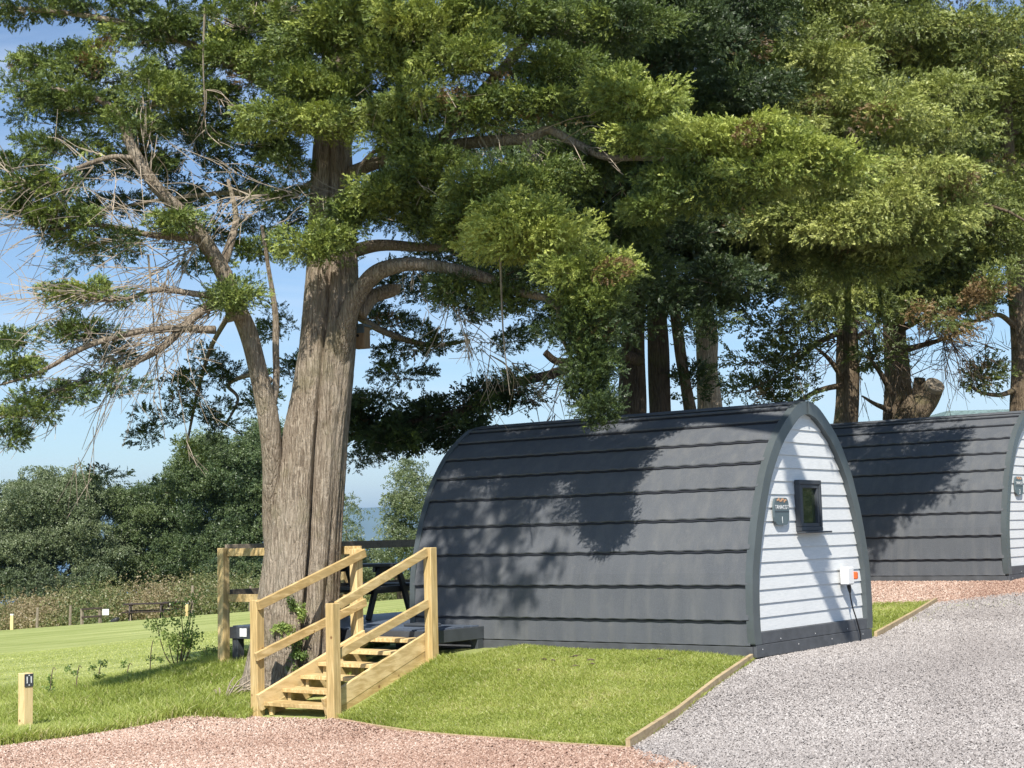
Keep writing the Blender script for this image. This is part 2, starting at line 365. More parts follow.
def gravel_mat(name, cols, scale):
    m, nt, b = newmat(name); v = coords(nt)
    vo = nt.nodes.new('ShaderNodeTexVoronoi'); vo.inputs['Scale'].default_value = scale; nt.links.new(v, vo.inputs['Vector'])
    sp = nt.nodes.new('ShaderNodeSeparateColor'); nt.links.new(vo.outputs['Color'], sp.inputs[0])
    c = ramp(nt, sp.outputs[0], cols)
    c = mixc(nt, ramp(nt, vo.outputs['Distance'], [(.35, (0, 0, 0)), (.75, (.7, .7, .7))]), c, tuple(x * .35 for x in cols[0][1]))
    big = noise(nt, v, .9, 4)
    c = mixc(nt, ramp(nt, big, [(.45, (0, 0, 0)), (.8, (.3, .3, .3))]), c, cols[1][1])
    nt.links.new(c, b.inputs['Base Color']); b.inputs['Roughness'].default_value = .85; b.inputs['Specular IOR Level'].default_value = .25
    inv = nt.nodes.new('ShaderNodeMath'); inv.operation = 'SUBTRACT'; inv.inputs[0].default_value = 1; nt.links.new(vo.outputs['Distance'], inv.inputs[1])
    bump(nt, b, inv.outputs[0], 1.0, .02); return m
M_GREY = gravel_mat('grey_gravel', [(0, (.19, .172, .168)), (.4, (.32, .293, .283)), (.75, (.42, .39, .372)), (1, (.56, .53, .51))], 38)
M_RED = gravel_mat('red_gravel', [(0, (.18, .105, .08)), (.4, (.33, .215, .165)), (.75, (.44, .305, .245)), (1, (.56, .44, .37))], 38)

def axis(segs):
    out = []
    for a, b_, st in segs: out += list(np.arange(a, b_, st))
    out.append(segs[-1][1]); return np.array(out)
def grid_mesh(name, X, Y, Z, mat, **kw):
    ny, nx = X.shape
    V = np.stack([X, Y, Z], -1).reshape(-1, 3)
    i = np.arange(ny - 1)[:, None] * nx + np.arange(nx - 1)[None]; i = i.ravel()
    Fq = np.stack([i, i + 1, i + nx + 1, i + nx], 1)
    return arr_mesh(name, V, Fq, mat, smooth=True, **kw)
def arr_mesh(name, V, F, mat, parent=None, tint=None, smooth=False, **kw):
    me = bpy.data.meshes.new(name); V = np.ascontiguousarray(V, dtype=np.float32); F = np.ascontiguousarray(F, dtype=np.int32)
    k = F.shape[1]; me.vertices.add(len(V)); me.vertices.foreach_set('co', V.ravel())
    me.loops.add(F.size); me.loops.foreach_set('vertex_index', F.ravel())
    me.polygons.add(len(F)); me.polygons.foreach_set('loop_start', np.arange(0, F.size, k, dtype=np.int32))
    if tint is not None:
        a = me.attributes.new('tint', 'FLOAT', 'FACE'); a.data.foreach_set('value', np.ascontiguousarray(tint, dtype=np.float32))
    me.materials.append(mat); me.update(calc_edges=True)
    me.polygons.foreach_set('use_smooth', np.full(len(F), smooth))
    return link(name, me, parent, **kw)

gx = axis([(-3000, -400, 400), (-400, -60, 40), (-60, -16, 4), (-16, 16, .3), (16, 60, 4), (60, 400, 40), (400, 3000, 400)])
gy = axis([(-60, -4, 8), (-4, 8, .8), (8, 32, .3), (32, 100, 1.5), (100, 400, 15), (400, 1500, 100)])
GX, GY = np.meshgrid(gx, gy)
GZ = zt(GX, GY)
grid_mesh('ground', GX, GY, GZ, M_LAWN, kind='structure')

# sea and the far shore
def sea_mat():
    m, nt, b = newmat('sea_water')
    b.inputs['Base Color'].default_value = (.06, .14, .24, 1); b.inputs['Roughness'].default_value = .35
    v = coords(nt, (.02, .08, 1)); bump(nt, b, noise(nt, v, 1.0, 6), .4, 2.0)
    c = ramp(nt, noise(nt, coords(nt, (.0003, .004, 1)), 1, 4), [(.4, (.05, .12, .22)), (.7, (.10, .19, .28))]); nt.links.new(c, b.inputs['Base Color'])
    return m
sx = np.linspace(-28000, 28000, 13); sy = np.array([60, 400, 1500, 5000, 12000, 20000, 28000.])
SX, SY = np.meshgrid(sx, sy); grid_mesh('sea', SX, SY, np.full(SX.shape, -62.0), sea_mat(), kind='structure')
hx = np.linspace(-9000, 9000, 160); hy = np.linspace(13000, 15500, 10)
HX, HY = np.meshgrid(hx, hy)
prof = 285 + 26 * np.sin(hx / 1700 + 1) + 14 * np.sin(hx / 610) + 7 * np.sin(hx / 233)
HZ = -64 + (prof[None] + 64) * np.sin(np.clip((HY - 13000) / 2500, 0, 1) * math.pi) ** .6
grid_mesh('far_hills', HX, HY, HZ, simple('far_hill_ground', (.12, .15, .08), .9, .3, .002), kind='structure')

hm = bpy.data.materials.new('sea_air'); hm.use_nodes = True; hnt = hm.node_tree
for n_ in list(hnt.nodes): hnt.nodes.remove(n_)
ho = hnt.nodes.new('ShaderNodeOutputMaterial'); hv = hnt.nodes.new('ShaderNodeVolumePrincipled'); hv.inputs['Color'].default_value = (.42, .68, 1, 1); hv.inputs['Density'].default_value = 9e-5
hv.inputs['Anisotropy'].default_value = .2
hnt.links.new(hv.outputs[0], ho.inputs['Volume'])
m = MB(); m.box((0, 13000, 135), (1, 0, 0), (0, 1, 0), UP, 29500, 16500, 210); m.build('haze', hm, kind='stuff')

# gravel sheets, column by column up to a boundary line
def ytop(x, pl): return np.interp(x, [p[0] for p in pl], [p[1] for p in pl])
RED_TOP = [(-14, 12.6), (-7, 14.3), (-5.16, 15.5), (-3.78, 17.4), (-2.95, 17.42), (-2.0, 16.72), (-.6, 14.72), (.88, 12.62), (1.3, 10.6), (2.4, 5), (3.6, -3)]
def sheet(name, xs, lo, hi, ny, lift, mat):
    X = np.repeat(xs[None], ny, 0); T = np.linspace(0, 1, ny)[:, None]
    Y = lo[None] * (1 - T) + hi[None] * T
    return grid_mesh(name, X, Y, zt(X, Y) + lift, mat, kind='structure')
xs = np.linspace(-14, 3.6, 120); top = ytop(xs, RED_TOP) + RNG.normal(0, .03, 120) * (xs < -3.2)
sheet('red_gravel_path', xs, np.full(120, -6.0), top, 70, .012, M_RED)
xs = np.linspace(.9, 30, 200)
g_top = ytop(xs, [(.9, 12.66), (2.549, 16.80), (4.285, 19.08), (4.6, 19.55), (6.3, 23.4), (8.2, 23.7), (12, 24.5), (30, 26)])
g_bot = np.where(xs < 3.6, ytop(xs, [(.88, 12.62), (1.3, 10.6), (2.4, 5), (3.6, -3)]), -6.0)
g_bot = g_bot + RNG.normal(0, .04, 200)
sheet('grey_gravel_drive', xs, np.minimum(g_bot, g_top), g_top, 90, .017, M_GREY)
xs = np.linspace(4.4, 16, 60)
sheet('red_gravel_strip', xs, ytop(xs, [(4.4, 24.2), (6.3, 23.3), (8.2, 23.55), (16, 24.9)]) + RNG.normal(0, .06, 60), np.full(60, 30.0), 30, .022, M_RED)

# ---------------------------------------------------------------- scatter: instanced small meshes merged in one object
def rot_frames(Dr, up, roll):
    X = Dr / (np.linalg.norm(Dr, axis=1)[:, None] + 1e-9)
    Y = np.cross(up, X); Y /= np.linalg.norm(Y, axis=1)[:, None] + 1e-9
    Z = np.cross(X, Y)
    c = np.cos(roll)[:, None]; s = np.sin(roll)[:, None]
    return X, Y * c + Z * s, Z * c - Y * s
def instance(P, Dr, size, tmpls, roll=None, up=None):
    """P (n,3) Dr (n,3) size (n,) ; tmpls (k, nf, 3 or 4, 3)"""
    n = len(P); k, nf, fv, _ = tmpls.shape
    if roll is None: roll = RNG.normal(0, .45, n)
    if up is None: up = np.tile(UP, (n, 1)) + RNG.normal(0, .25, (n, 3))
    X, Y, Z = rot_frames(Dr, up, roll)
    T = tmpls[RNG.integers(0, k, n)]
    V = (T[..., 0:1] * X[:, None, None] + T[..., 1:2] * Y[:, None, None] + T[..., 2:3] * Z[:, None, None]) * size[:, None, None, None] + P[:, None, None]
    V = V.reshape(-1, 3); F = np.arange(len(V)).reshape(-1, fv)
    return V.astype(np.float32), F, nf
def cyp_templates(k=10, nl=11):
    out = np.zeros((k, nl, 3, 3)); r = np.random.default_rng(3)
    for a in range(k):
        for i in range(nl):
            x = (i + r.random()) / nl * .85; sd = 1 if i % 2 else -1
            ang = sd * r.uniform(.3, .95) * (1 - .5 * x); el = r.normal(.08, .28)
            d = np.array([math.cos(ang) * math.cos(el), math.sin(ang) * math.cos(el), math.sin(el)])
            ln = r.uniform(.26, .42) * (1 - .3 * x); wd = r.uniform(.055, .085)
            q = np.cross(d, [0, 0, 1]); q /= np.linalg.norm(q); q = q + np.array([0, 0, r.normal(0, .3)]); q /= np.linalg.norm(q)
            p0 = np.array([x, 0, -.12 * x * x + r.normal(0, .02)])
            out[a, i, 0] = p0 - q * wd; out[a, i, 1] = p0 + d * ln * .45 + q * wd * 1.3; out[a, i, 2] = p0 + d * ln
    return out
def leaf_templates(k=10, nl=10, spread=.5, lw=.35, ll=.5):
    out = np.zeros((k, nl, 4, 3)); r = np.random.default_rng(4)
    for a in range(k):
        for i in range(nl):
            p = r.normal(0, spread * .5, 3); d = r.normal(0, 1, 3) + [.6, 0, 0]; d /= np.linalg.norm(d)
            q = np.cross(d, r.normal(0, 1, 3) + [0, 0, 1.5]); q /= np.linalg.norm(q)
            l_ = ll * r.uniform(.6, 1.1); w_ = lw * r.uniform(.7, 1.1) * .5
            out[a, i] = [p, p + d * l_ * .5 + q * w_, p + d * l_, p + d * l_ * .5 - q * w_]
    return out
T_CYP = cyp_templates(); T_LEAF = leaf_templates(); T_CYPB = cyp_templates(8, 9)
T_SMALL = leaf_templates(8, 5, .6, .5, .6)

class Crown:
    def __init__(s, seed): s.P = []; s.D = []; s.U = []; s.S = []; s.T = []; s.tw = MB(); s.r = np.random.default_rng(seed); s.br = MB()
    def pad(s, c, rad, nb=18, per=9, size=.2, tint=.5, twigs=.35, base=None, lump=.16, droop=.25, rise=.5, dead=.015):
        r = s.r; c = np.asarray(c, float); rad = np.asarray(rad, float)
        if base is None: base = c + np.array([0, 0, -.35 * rad[2]])
        u = r.normal(0, 1, (nb, 3)); u /= np.linalg.norm(u, axis=1)[:, None]
        u *= (r.random(nb) ** .4)[:, None]
        u[:, 2] = np.abs(u[:, 2]) * rise + u[:, 2] * (1 - rise)
        E = c + u * rad; E[:, 2] -= droop * rad[2] * (u[:, 0] ** 2 + u[:, 1] ** 2)
        B = c + u * rad * r.uniform(.0, .25, (nb, 1)) + np.array([0, 0, -.3 * rad[2]])
        tb = np.clip(tint + r.normal(0, .14, nb), 0.04, 1); tb[r.random(nb) < dead] = -1
        K_ = max(4, int(per * 3.5)); u_out = E - (c - np.array([0, 0, .6 * rad[2]])); u_out /= np.linalg.norm(u_out, axis=1)[:, None] + 1e-6
        nv = r.normal(0, 1, (nb, K_, 3)); nv[..., 2] += .45; nv /= np.linalg.norm(nv, axis=2)[..., None]
        lr = lump * 1.35 * r.uniform(.65, 1.35, (nb, 1, 1))
        off = nv * lr * np.array([1, 1, .62]) * r.uniform(.72, 1.08, (nb, K_, 1))
        off = off + u_out[:, None] * (off * u_out[:, None]).sum(-1, keepdims=True) * .45
        P = E[:, None] + off
        D = r.normal(0, .45, (nb, K_, 3)); D -= nv * (D * nv).sum(-1, keepdims=True)
        D = D + u_out[:, None] * .55 + nv * .38 + np.array([0, 0, -.18 * (1 + droop)])
        T = np.where((tb >= 0)[:, None], np.clip(tb[:, None] + r.normal(0, .09, (nb, K_)) + .10 * nv[..., 0] * 0, .03, 1), 0)
        s.P.append(P.reshape(-1, 3)); s.D.append(D.reshape(-1, 3)); s.U.append((nv + r.normal(0, .22, nv.shape)).reshape(-1, 3))
        s.S.append(size * r.uniform(.65, 1.2, nb * K_)); s.T.append(T.ravel())
        for i in range(nb):
            if r.random() < twigs:
                a, e = B[i], E[i]; m = (a + e) / 2 + r.normal(0, .08, 3) * np.linalg.norm(e - a)
                tt = np.linspace(0, .97, 5)[:, None]
                s.tw.tube(a * (1 - tt) ** 2 + 2 * m * tt * (1 - tt) + e * tt * tt, np.linspace(.012, .004, 5) * (size / .2), 3, False)
    def limb(s, P, r0, r1, n=6, sides=7, lump=.06):
        Q = smooth_path(P, n); s.br.tube(Q, np.linspace(r0, r1, len(Q)), sides, True, lump, int(s.r.integers(1000)))
    def sprig(s, P, r0=.012, r1=.003):
        Q = smooth_path(P, 4); s.tw.tube(Q, np.linspace(r0, r1, len(Q)), 3, False)
    def build(s, name, mat, parent, tmpl=T_CYP, tw=None):
        P = np.concatenate(s.P); D = np.concatenate(s.D); S = np.concatenate(s.S); T = np.concatenate(s.T)
        V, F, nf = instance(P, D, S, tmpl, roll=RNG.normal(0, .22, len(P)), up=np.concatenate(s.U)); tint = np.repeat(T, nf)
        if tw is None or not s.tw.v: return arr_mesh(name, V, F, mat, parent, tint=tint)
        TV = np.concatenate(s.tw.v); TF = np.array(s.tw.f)                  # twigs grow inside the crown: same mesh, second material
        if F.shape[1] == 3: TF = np.concatenate([TF[:, [0, 1, 2]], TF[:, [0, 2, 3]]])
        o = arr_mesh(name, np.concatenate([V, TV]), np.concatenate([F, TF + len(V)]), mat, parent, tint=np.concatenate([tint, np.full(len(TF), .5)]))
        o.data.materials.append(tw); mi = np.zeros(len(F) + len(TF), np.int32); mi[len(F):] = 1; o.data.polygons.foreach_set('material_index', mi); return o

# ---------------------------------------------------------------- camping pods
ARCH = np.array([(1.43, 0), (1.465, .33), (1.455, .8), (1.41, 1.07), (1.285, 1.5), (1.16, 1.8), (1.02, 2.07), (.72, 2.44), (.34, 2.72), (.15, 2.80), (0.0, 2.825)])
AC = smooth_path(np.c_[ARCH, np.zeros(len(ARCH))], 6)[:, :2]
def arch_hw(z): return np.interp(z, AC[:, 1], AC[:, 0])
def arch_nrm():
    T = np.gradient(AC, axis=0); T /= np.linalg.norm(T, axis=1)[:, None]
    n = np.c_[T[:, 1], -T[:, 0]]; n[n[:, 0] < 0] *= -1; n[-1] = (0, 1); return n
AN = arch_nrm()
_len = np.r_[0, np.cumsum(np.linalg.norm(np.diff(AC, axis=0), axis=1))]
def arc(a, off=0.0):
    p = np.array([np.interp(a, _len, AC[:, 0]), np.interp(a, _len, AC[:, 1])]); n = np.array([np.interp(a, _len, AN[:, 0]), np.interp(a, _len, AN[:, 1])])
    return p + n / np.linalg.norm(n) * off
def a_of_z(z): return float(np.interp(z, AC[:, 1], _len))
PLEN = 4.86; TC = 1.43
def arch_section(off, n=44):
    a = np.linspace(0, _len[-1], n); R = [arc(x, off) for x in a]
    left = [(TC - p[0], p[1]) for p in R]; right = [(TC + p[0], p[1]) for p in R[::-1]][1:]
    return left + right
def make_pod(O, label, signwork):
    PL = lambda s, t, z: L(s, t, z, O)
    root = empty('camping_pod', O, label, 'camping pod', 'curved grey camping pods beside the gravel drive')
    # tile courses
    zk = [.13, .395, .775, 1.15, 1.50, 1.835, 2.115, 2.365, 2.59, 2.745, 2.812]
    m = MB(); gp = MB(); ns = 150; S = np.linspace(.02, PLEN - .02, ns)
    for side in (-1, 1):
        for k in range(len(zk) - 1):
            a0, a1 = a_of_z(zk[k]), a_of_z(zk[k + 1])
            ph = random.uniform(0, 6)
            wv = np.sin(S * 2 * math.pi / .25 + ph) * .0034 + np.sin(S * 2 * math.pi / 1.3 + ph * 2) * .0012
            amp = 1.0 if k < 8 else .3
            rows = []
            for (f, off, wz, wo) in ((0, -.035, 1, 0), (0.0, .030, 1, .7), (.03, .038, .6, .9), (.35, .024, 0, .35), (.7, .012, 0, .1), (1.0, .004, 0, 0)):
                a = a0 + (a1 - a0) * f + (.012 if f == 1.0 else 0)
                row = []
                for i, s_ in enumerate(S):
                    p = arc(min(max(a + wv[i] * wz * amp, 0), _len[-1]), off + wv[i] * wo * amp)
                    row.append(PL(s_, TC + side * p[0], p[1]))
                rows.append(row)
            V = np.array(rows).reshape(-1, 3)
            F = [(j * ns + i, j * ns + i + 1, (j + 1) * ns + i + 1, (j + 1) * ns + i) if side > 0 else (j * ns + i, (j + 1) * ns + i, (j + 1) * ns + i + 1, j * ns + i + 1) for j in range(len(rows) - 1) for i in range(ns - 1)]
            m.add(V, F)
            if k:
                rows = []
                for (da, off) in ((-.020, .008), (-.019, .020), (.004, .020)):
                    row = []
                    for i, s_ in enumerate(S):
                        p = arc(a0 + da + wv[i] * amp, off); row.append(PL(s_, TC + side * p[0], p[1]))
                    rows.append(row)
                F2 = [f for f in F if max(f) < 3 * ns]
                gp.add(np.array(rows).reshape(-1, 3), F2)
    cl = m.build('tiled_shell', M_TILE, root); gp.build('joint_shadow_strip', M_JOINT_SHADE, cl)
    # inner lining keeps light out
    m = MB(); sec = arch_section(-.03, 26); ns2 = 2
    V = [PL(s_, t, z) for s_ in (.03, PLEN - .03) for t, z in sec]; k = len(sec)
    m.add(V, [(i, i + 1, k + i + 1, k + i) for i in range(k - 1)]); m.build('inner_lining', M_DKGREY, root)
    m = MB()   # ridge cap
    for (t0, z0, t1, z1_) in ((TC, 2.862, TC - .17, 2.822), (TC, 2.862, TC + .17, 2.822)):
        m.bar(PL(.0, (t0 + t1) / 2, (z0 + z1_) / 2), PL(PLEN, (t0 + t1) / 2, (z0 + z1_) / 2), .19, .012, side=(D2 * (t1 - t0) + UP * (z1_ - z0)), bev=0.003)
    m.build('ridge_cap', M_TILE, root)
    # arch frames
    for s0, s1 in ((-.04, .05), (PLEN - .05, PLEN + .03)):
        m = MB(); o = arch_section(.034); i_ = arch_section(-.115); k = len(o)
        V = []
        for s_ in (s0, s1):
            V += [PL(s_, t, max(z, .14)) for t, z in o]; V += [PL(s_, t, max(z, .14)) for t, z in i_]
        F = []
        for j in range(k - 1):
            F += [(j, j + 1, k + j + 1, k + j), (2 * k + j, 3 * k + j, 3 * k + j + 1, 2 * k + j + 1), (j, 2 * k + j, 2 * k + j + 1, j + 1), (k + j, k + j + 1, 3 * k + j + 1, 3 * k + j)]
        F += [(0, k, 3 * k, 2 * k), (k - 1, 3 * k - 1, 4 * k - 1, 2 * k - 1)]
        m.add(V, F); fr = m.build('arch_frame', M_TRIM, root)
    m = MB(); m.bar(PL(-.052, TC, 2.70), PL(-.052, TC, 2.86), .02, .010, side=D2, bev=.002); m.bar(PL(-.06, TC, 2.873), PL(.10, TC, 2.873), .05, .012, bev=.003); m.build('apex_cap', M_TRIM, root)
    # gables
    for (sw, sg) in ((.035, 1), (PLEN - .035, -1)):
        m = MB(); z = .27; n_b = 0; h = .150
        while z < 2.70:
            z1_ = min(z + h, 2.74); zz = np.linspace(z, z1_, 4)
            prof_ = [(z, 0.0)] + [(q, -.014 * (1 - (q - z) / h) - .002) for q in zz]
            V = []
            for q, off in prof_:
                hw = max(arch_hw(q) - .06, .03)
                V += [PL(sw + off * sg, TC - hw, q), PL(sw + off * sg, TC + hw, q)]
            m.add(V, [((2 * i, 2 * i + 1, 2 * i + 3, 2 * i + 2) if sg < 0 else (2 * i, 2 * i + 2, 2 * i + 3, 2 * i + 1)) for i in range(len(prof_) - 1)])
            z += h
        m.build('gable_cladding', M_CLAD, root)
    # skirting boards
    for sw, sg in ((-.02, -1), (PLEN + .02, 1)):
        m = MB(); m.bar(PL(sw, -.03, .068), PL(sw, 2.89, .068), .04, .132, side=D1, bev=.004)
        m.bar(PL(sw - .006 * sg, .0, .203), PL(sw - .006 * sg, 2.86, .203), .04, .130, side=D1, bev=.004)
        sk = m.build('skirting_board', M_SKIRT, root)
        if sg < 0:
            for k in range(7):
                m = MB(); p = PL(-.043, .1 + k * .42, .085 + .09 * (k % 2)); m.bar(p, p - D1 * .004, .012, .012, bev=.002)
                m.build('screw', M_WHITE, sk, smooth=False)
    for t_ in (-.035, 2.895):
        m = MB(); m.bar(PL(.0, t_, .060), PL(PLEN, t_, .060), .035, .12, side=D2, bev=.004); m.build('skirting_board', M_SKIRT, root)
    # window on the front gable
    m = MB(); x0, x1, y0, y1 = 1.12, 1.67, 1.345, 1.935
    sf = -.012
    for a, b_ in (((x0, y0 + .026), (x1, y0 + .026)), ((x0, y1 - .026), (x1, y1 - .026))):
        m.bar(PL(sf, a[0], a[1]), PL(sf, b_[0], b_[1]), .075, .052, side=D1, bev=.006)
    for x in (x0 + .026, x1 - .026): m.bar(PL(sf, x, y0 + .052), PL(sf, x, y1 - .052), .073, .052, side=D1, bev=.006)
    sash = MB()
    for a, b_ in (((x0 + .052, y0 + .073), (x1 - .052, y0 + .073)), ((x0 + .052, y1 - .073), (x1 - .052, y1 - .073))):
        sash.bar(PL(sf + .004, a[0], a[1]), PL(sf + .004, b_[0], b_[1]), .06, .042, side=D1, bev=.005)
    for x in (x0 + .073, x1 - .073): sash.bar(PL(sf + .004, x, y0 + .094), PL(sf + .004, x, y1 - .094), .058, .042, side=D1, bev=.005)
    wf = m.build('window', M_DKGREY, root); sash.build('sash', M_DKGREY, wf)
    g = MB(); g.bar(PL(.004, x0 + .06, (y0 + y1) / 2), PL(.004, x1 - .06, (y0 + y1) / 2), .008, .49, side=D1, bev=0); g.build('pane', M_GLASS, wf)
    m = MB(); m.bar(PL(-.05, x0 - .02, y0 - .012), PL(-.05, x1 + .12, y0 - .012), .11, .02, side=D1, bev=.004); m.build('sill', M_DKGREY, wf)
    # plaque
    pts = [(-.207, .0), (-.205, .06), (-.19, .12), (-.165, .155), (-.13, .17), (.13, .17), (.165, .155), (.19, .12), (.205, .06), (.207, 0), (.20, -.07), (.18, -.125), (.15, -.155), (.11, -.168), (-.11, -.168), (-.15, -.155), (-.18, -.125), (-.20, -.07)]; pts = [(u_ * .86, v_ * .9) for u_, v_ in pts]
    m = MB(); c = (.72, 1.575); V = []
    for s_ in (.008, -.018): V += [PL(s_, c[0] + a, c[1] + b_) for a, b_ in pts]
    k = len(pts); m.add(V, [tuple(range(k)), tuple(range(2 * k - 1, k - 1, -1))] + [(i, k + i, k + (i + 1) % k, (i + 1) % k) for i in range(k)])
    pq = m.build('name_plaque', M_PLAQUE, root)
    m = MB(); m.bar(PL(-.020, c[0] - .165, c[1] + .0), PL(-.020, c[0] + .165, c[1] + .0), .005, .006, side=D1, bev=0); m.build('groove', M_DKGREY, pq)
    text_on('name_lettering', 'TANACOT', .068, PL(-.0215, c[0], c[1] + .045), M_LETTER, pq, 1.0)
    m = MB()
    for k in range(7):
        p = PL(-.021, c[0] - .10 + k * .033, c[1] + .128 + .012 * math.sin(k * 2.1)); m.bar(p - D2 * .013, p + D2 * .013, .004, .02 + .012 * (k % 2), side=D1, bev=0)
    m.build('emblem', M_LOGO, pq)
    text_on('number', '1' if signwork else '2', .11, PL(-.0215, c[0], c[1] - .10), M_LETTER, pq, 1.0)
    if signwork:
        # power inlet and cable
        m = MB(); c = PL(-.055, 2.23, .80)
        m.box(c, D2, D1, UP, .085, .055, .105, .014); pw = m.build('power_inlet', M_WHITE, root)
        m = MB(); m.box(PL(-.10, 2.335, .80), D2, D1, UP, .03, .04, .045, .012); m.build('inlet_cover', M_ORANGE, pw)
        m = MB(); m.tube(smooth_path([PL(-.07, 2.23, .70), PL(-.075, 2.24, .64), PL(-.075, 2.25, .60)], 3), [.026, .026, .026, .022, .02, .016, .014], 8); m.build('plug', M_CABLE, pw)
        m = MB(); P = smooth_path([PL(-.075, 2.24, .62), PL(-.07, 2.30, .45), PL(-.08, 2.38, .28), PL(-.09, 2.44, .12), PL(-.10, 2.43, .03), PL(-.12, 2.36, -.01)], 8)
        m.tube(P, .009, 6); m.build('cable', M_CABLE, pw)
    return root
def text_on(name, s, size, pos, mat, parent, sx=1.0):
    cu = bpy.data.curves.new(name, 'FONT'); cu.body = s; cu.size = size; cu.align_x = 'CENTER'; cu.align_y = 'CENTER'; cu.extrude = .001
    tmp = bpy.data.objects.new(name, cu); COL.objects.link(tmp)
    dg = bpy.context.evaluated_depsgraph_get(); me = bpy.data.meshes.new_from_object(tmp.evaluated_get(dg))
    bpy.data.objects.remove(tmp)
    # gable faces -D1; text x along D2, y up
    X = Vector(D2) * sx; Y = Vector(UP); Z = Vector(-D1)
    mt = Matrix(((X[0], Y[0], Z[0], pos[0]), (X[1], Y[1], Z[1], pos[1]), (X[2], Y[2], Z[2], pos[2]), (0, 0, 0, 1)))
    me.transform(mt); me.materials.clear(); me.materials.append(mat)
    return link(name, me, parent)
make_pod(FL, 'grey tiled camping pod with white gable and window, beside the wooden steps', True)
O2 = np.array([7.897, 24.95, .41])
make_pod(O2, 'second grey tiled camping pod standing further back, partly hidden behind the first', False)

# a distant lodge roof behind the second pod
rr = empty('lodge', at(985, 440, 46), 'distant pale green lodge with grey roof just showing above the second pod', 'lodge')
b0 = at(985, 425, 46); zb = z1(b0[0], b0[1]); apz = at(965, 406, 46)[2]
def lp(u, v, z): return np.array([b0[0], b0[1], 0]) + np.array([u, v, z])
m = MB(); m.box(lp(1.5, 3, (zb + apz - .75) / 2), (1, 0, 0), (0, 1, 0), UP, 2.9, 3, (apz - .75 - zb) / 2 + .0); m.build('wall', simple('pale_green_render', (.35, .42, .38), .7), rr)
m = MB(); hip = [lp(-1.6, -.3, apz - .8), lp(4.8, -.3, apz - .8), lp(4.8, 6.3, apz - .8), lp(-1.6, 6.3, apz - .8), lp(-.6, 1.8, apz), lp(3.8, 1.8, apz), lp(3.8, 4.0, apz), lp(-.6, 4.0, apz)]
m.add(hip, [(0, 1, 5, 4), (1, 2, 6, 5), (2, 3, 7, 6), (3, 0, 4, 7), (4, 5, 6, 7), (3, 2, 1, 0)]); m.build('roof', simple('grey_green_roof_tiles', (.14, .20, .19), .6, .4, 9), rr)

# ---------------------------------------------------------------- deck
dk = empty('raised_deck', L(5.5, -.5, 0), 'blue-grey composite deck behind the wooden steps at the pod end', 'deck')
m = MB()
def boards(s0, s1, t0, t1):
    n = int((t1 - t0) / .145)
    for k in range(n):
        a = t0 + k * (t1 - t0) / n
        m.bar(L(s0, a + .07, .288), L(s1, a + .07, .288), .138, .024, side=D2, bev=.003)
boards(3.74, 7.08, -1.08, -.07); boards(PLEN + .06, 7.08, -.07, 3.0)
m.build('deck_boards', M_DECK, dk)
m = MB()
m.bar(L(3.70, -1.10, .21), L(7.10, -1.10, .21), .03, .15, side=D2); m.bar(L(3.715, -1.08, .21), L(3.715, -.05, .21), .03, .15, side=D1)
m.bar(L(7.09, -1.08, .21), L(7.09, 3.0, .21), .03, .15, side=D1); m.bar(L(PLEN + .1, 3.0, .21), L(7.07, 3.0, .21), .03, .15, side=D2)
for t_ in (-.6, 0, 1.0, 2.0): m.bar(L(3.78 if t_ < -.2 else PLEN + .1, t_, .20), L(7.05, t_, .20), .045, .14, side=D2)
m.build('fascia', M_DKGREY, dk)
for s_, t_ in ((3.76, -.12), (3.76, -1.03), (7.02, -1.04), (5.9, -1.04), (4.9, -1.04), (7.02, .6), (7.02, 2.9), (5.2, 2.9), (6, 1)):
    zb = z1(*L(s_, t_, 0)[:2]); m = MB(); m.bar(L(s_, t_, zb - .1), L(s_, t_, .2), .11, .11, side=D1); m.build('leg', M_DKGREY, dk)
m = MB(); m.bar(L(6.90, -1.122, .215), L(6.77, -1.122, .215), .008, .11, side=D2); m.build('white_label', M_WHITE, dk)
m = MB(); m.box(L(4.35, -.45, .315), D1, D2, UP, .20, .13, .018, .01); m.build('hatch', M_DKGREY, dk)

rl = empty('deck_railing', L(7.25, -1.16, -.2), 'pale pine railing around the left side of the deck behind the trunk', 'railing')
def post(s_, t_, ztop, par, mat=W_POST, w_=.115):
    zb = z1(*L(s_, t_, 0)[:2]); m = MB(); m.bar(L(s_, t_, zb - .25), L(s_, t_, ztop), w_, w_, side=D1, bev=.006)
    return m.build('post', mat, par)
post(7.15, -1.17, 1.31, rl); post(7.26, 1.2, 1.31, rl); post(7.26, 3.05, 1.31, rl)
for z_ in (1.25, .66):
    m = MB(); m.bar(L(7.09, -1.14, z_), L(4.72, -1.14, z_), .04, .10, side=D2); m.build('rail', W_LONG if True else 0, rl)
    m = MB(); m.bar(L(7.18, -1.10, z_ + .05), L(7.18, 3.1, z_ + .05), .04, .11, side=D1); m.build('rail', W_OLD_SHADE, rl, label='rail at the deck end, shade put into its darker wood colour')  # the end rail's shade is put into a darker board colour

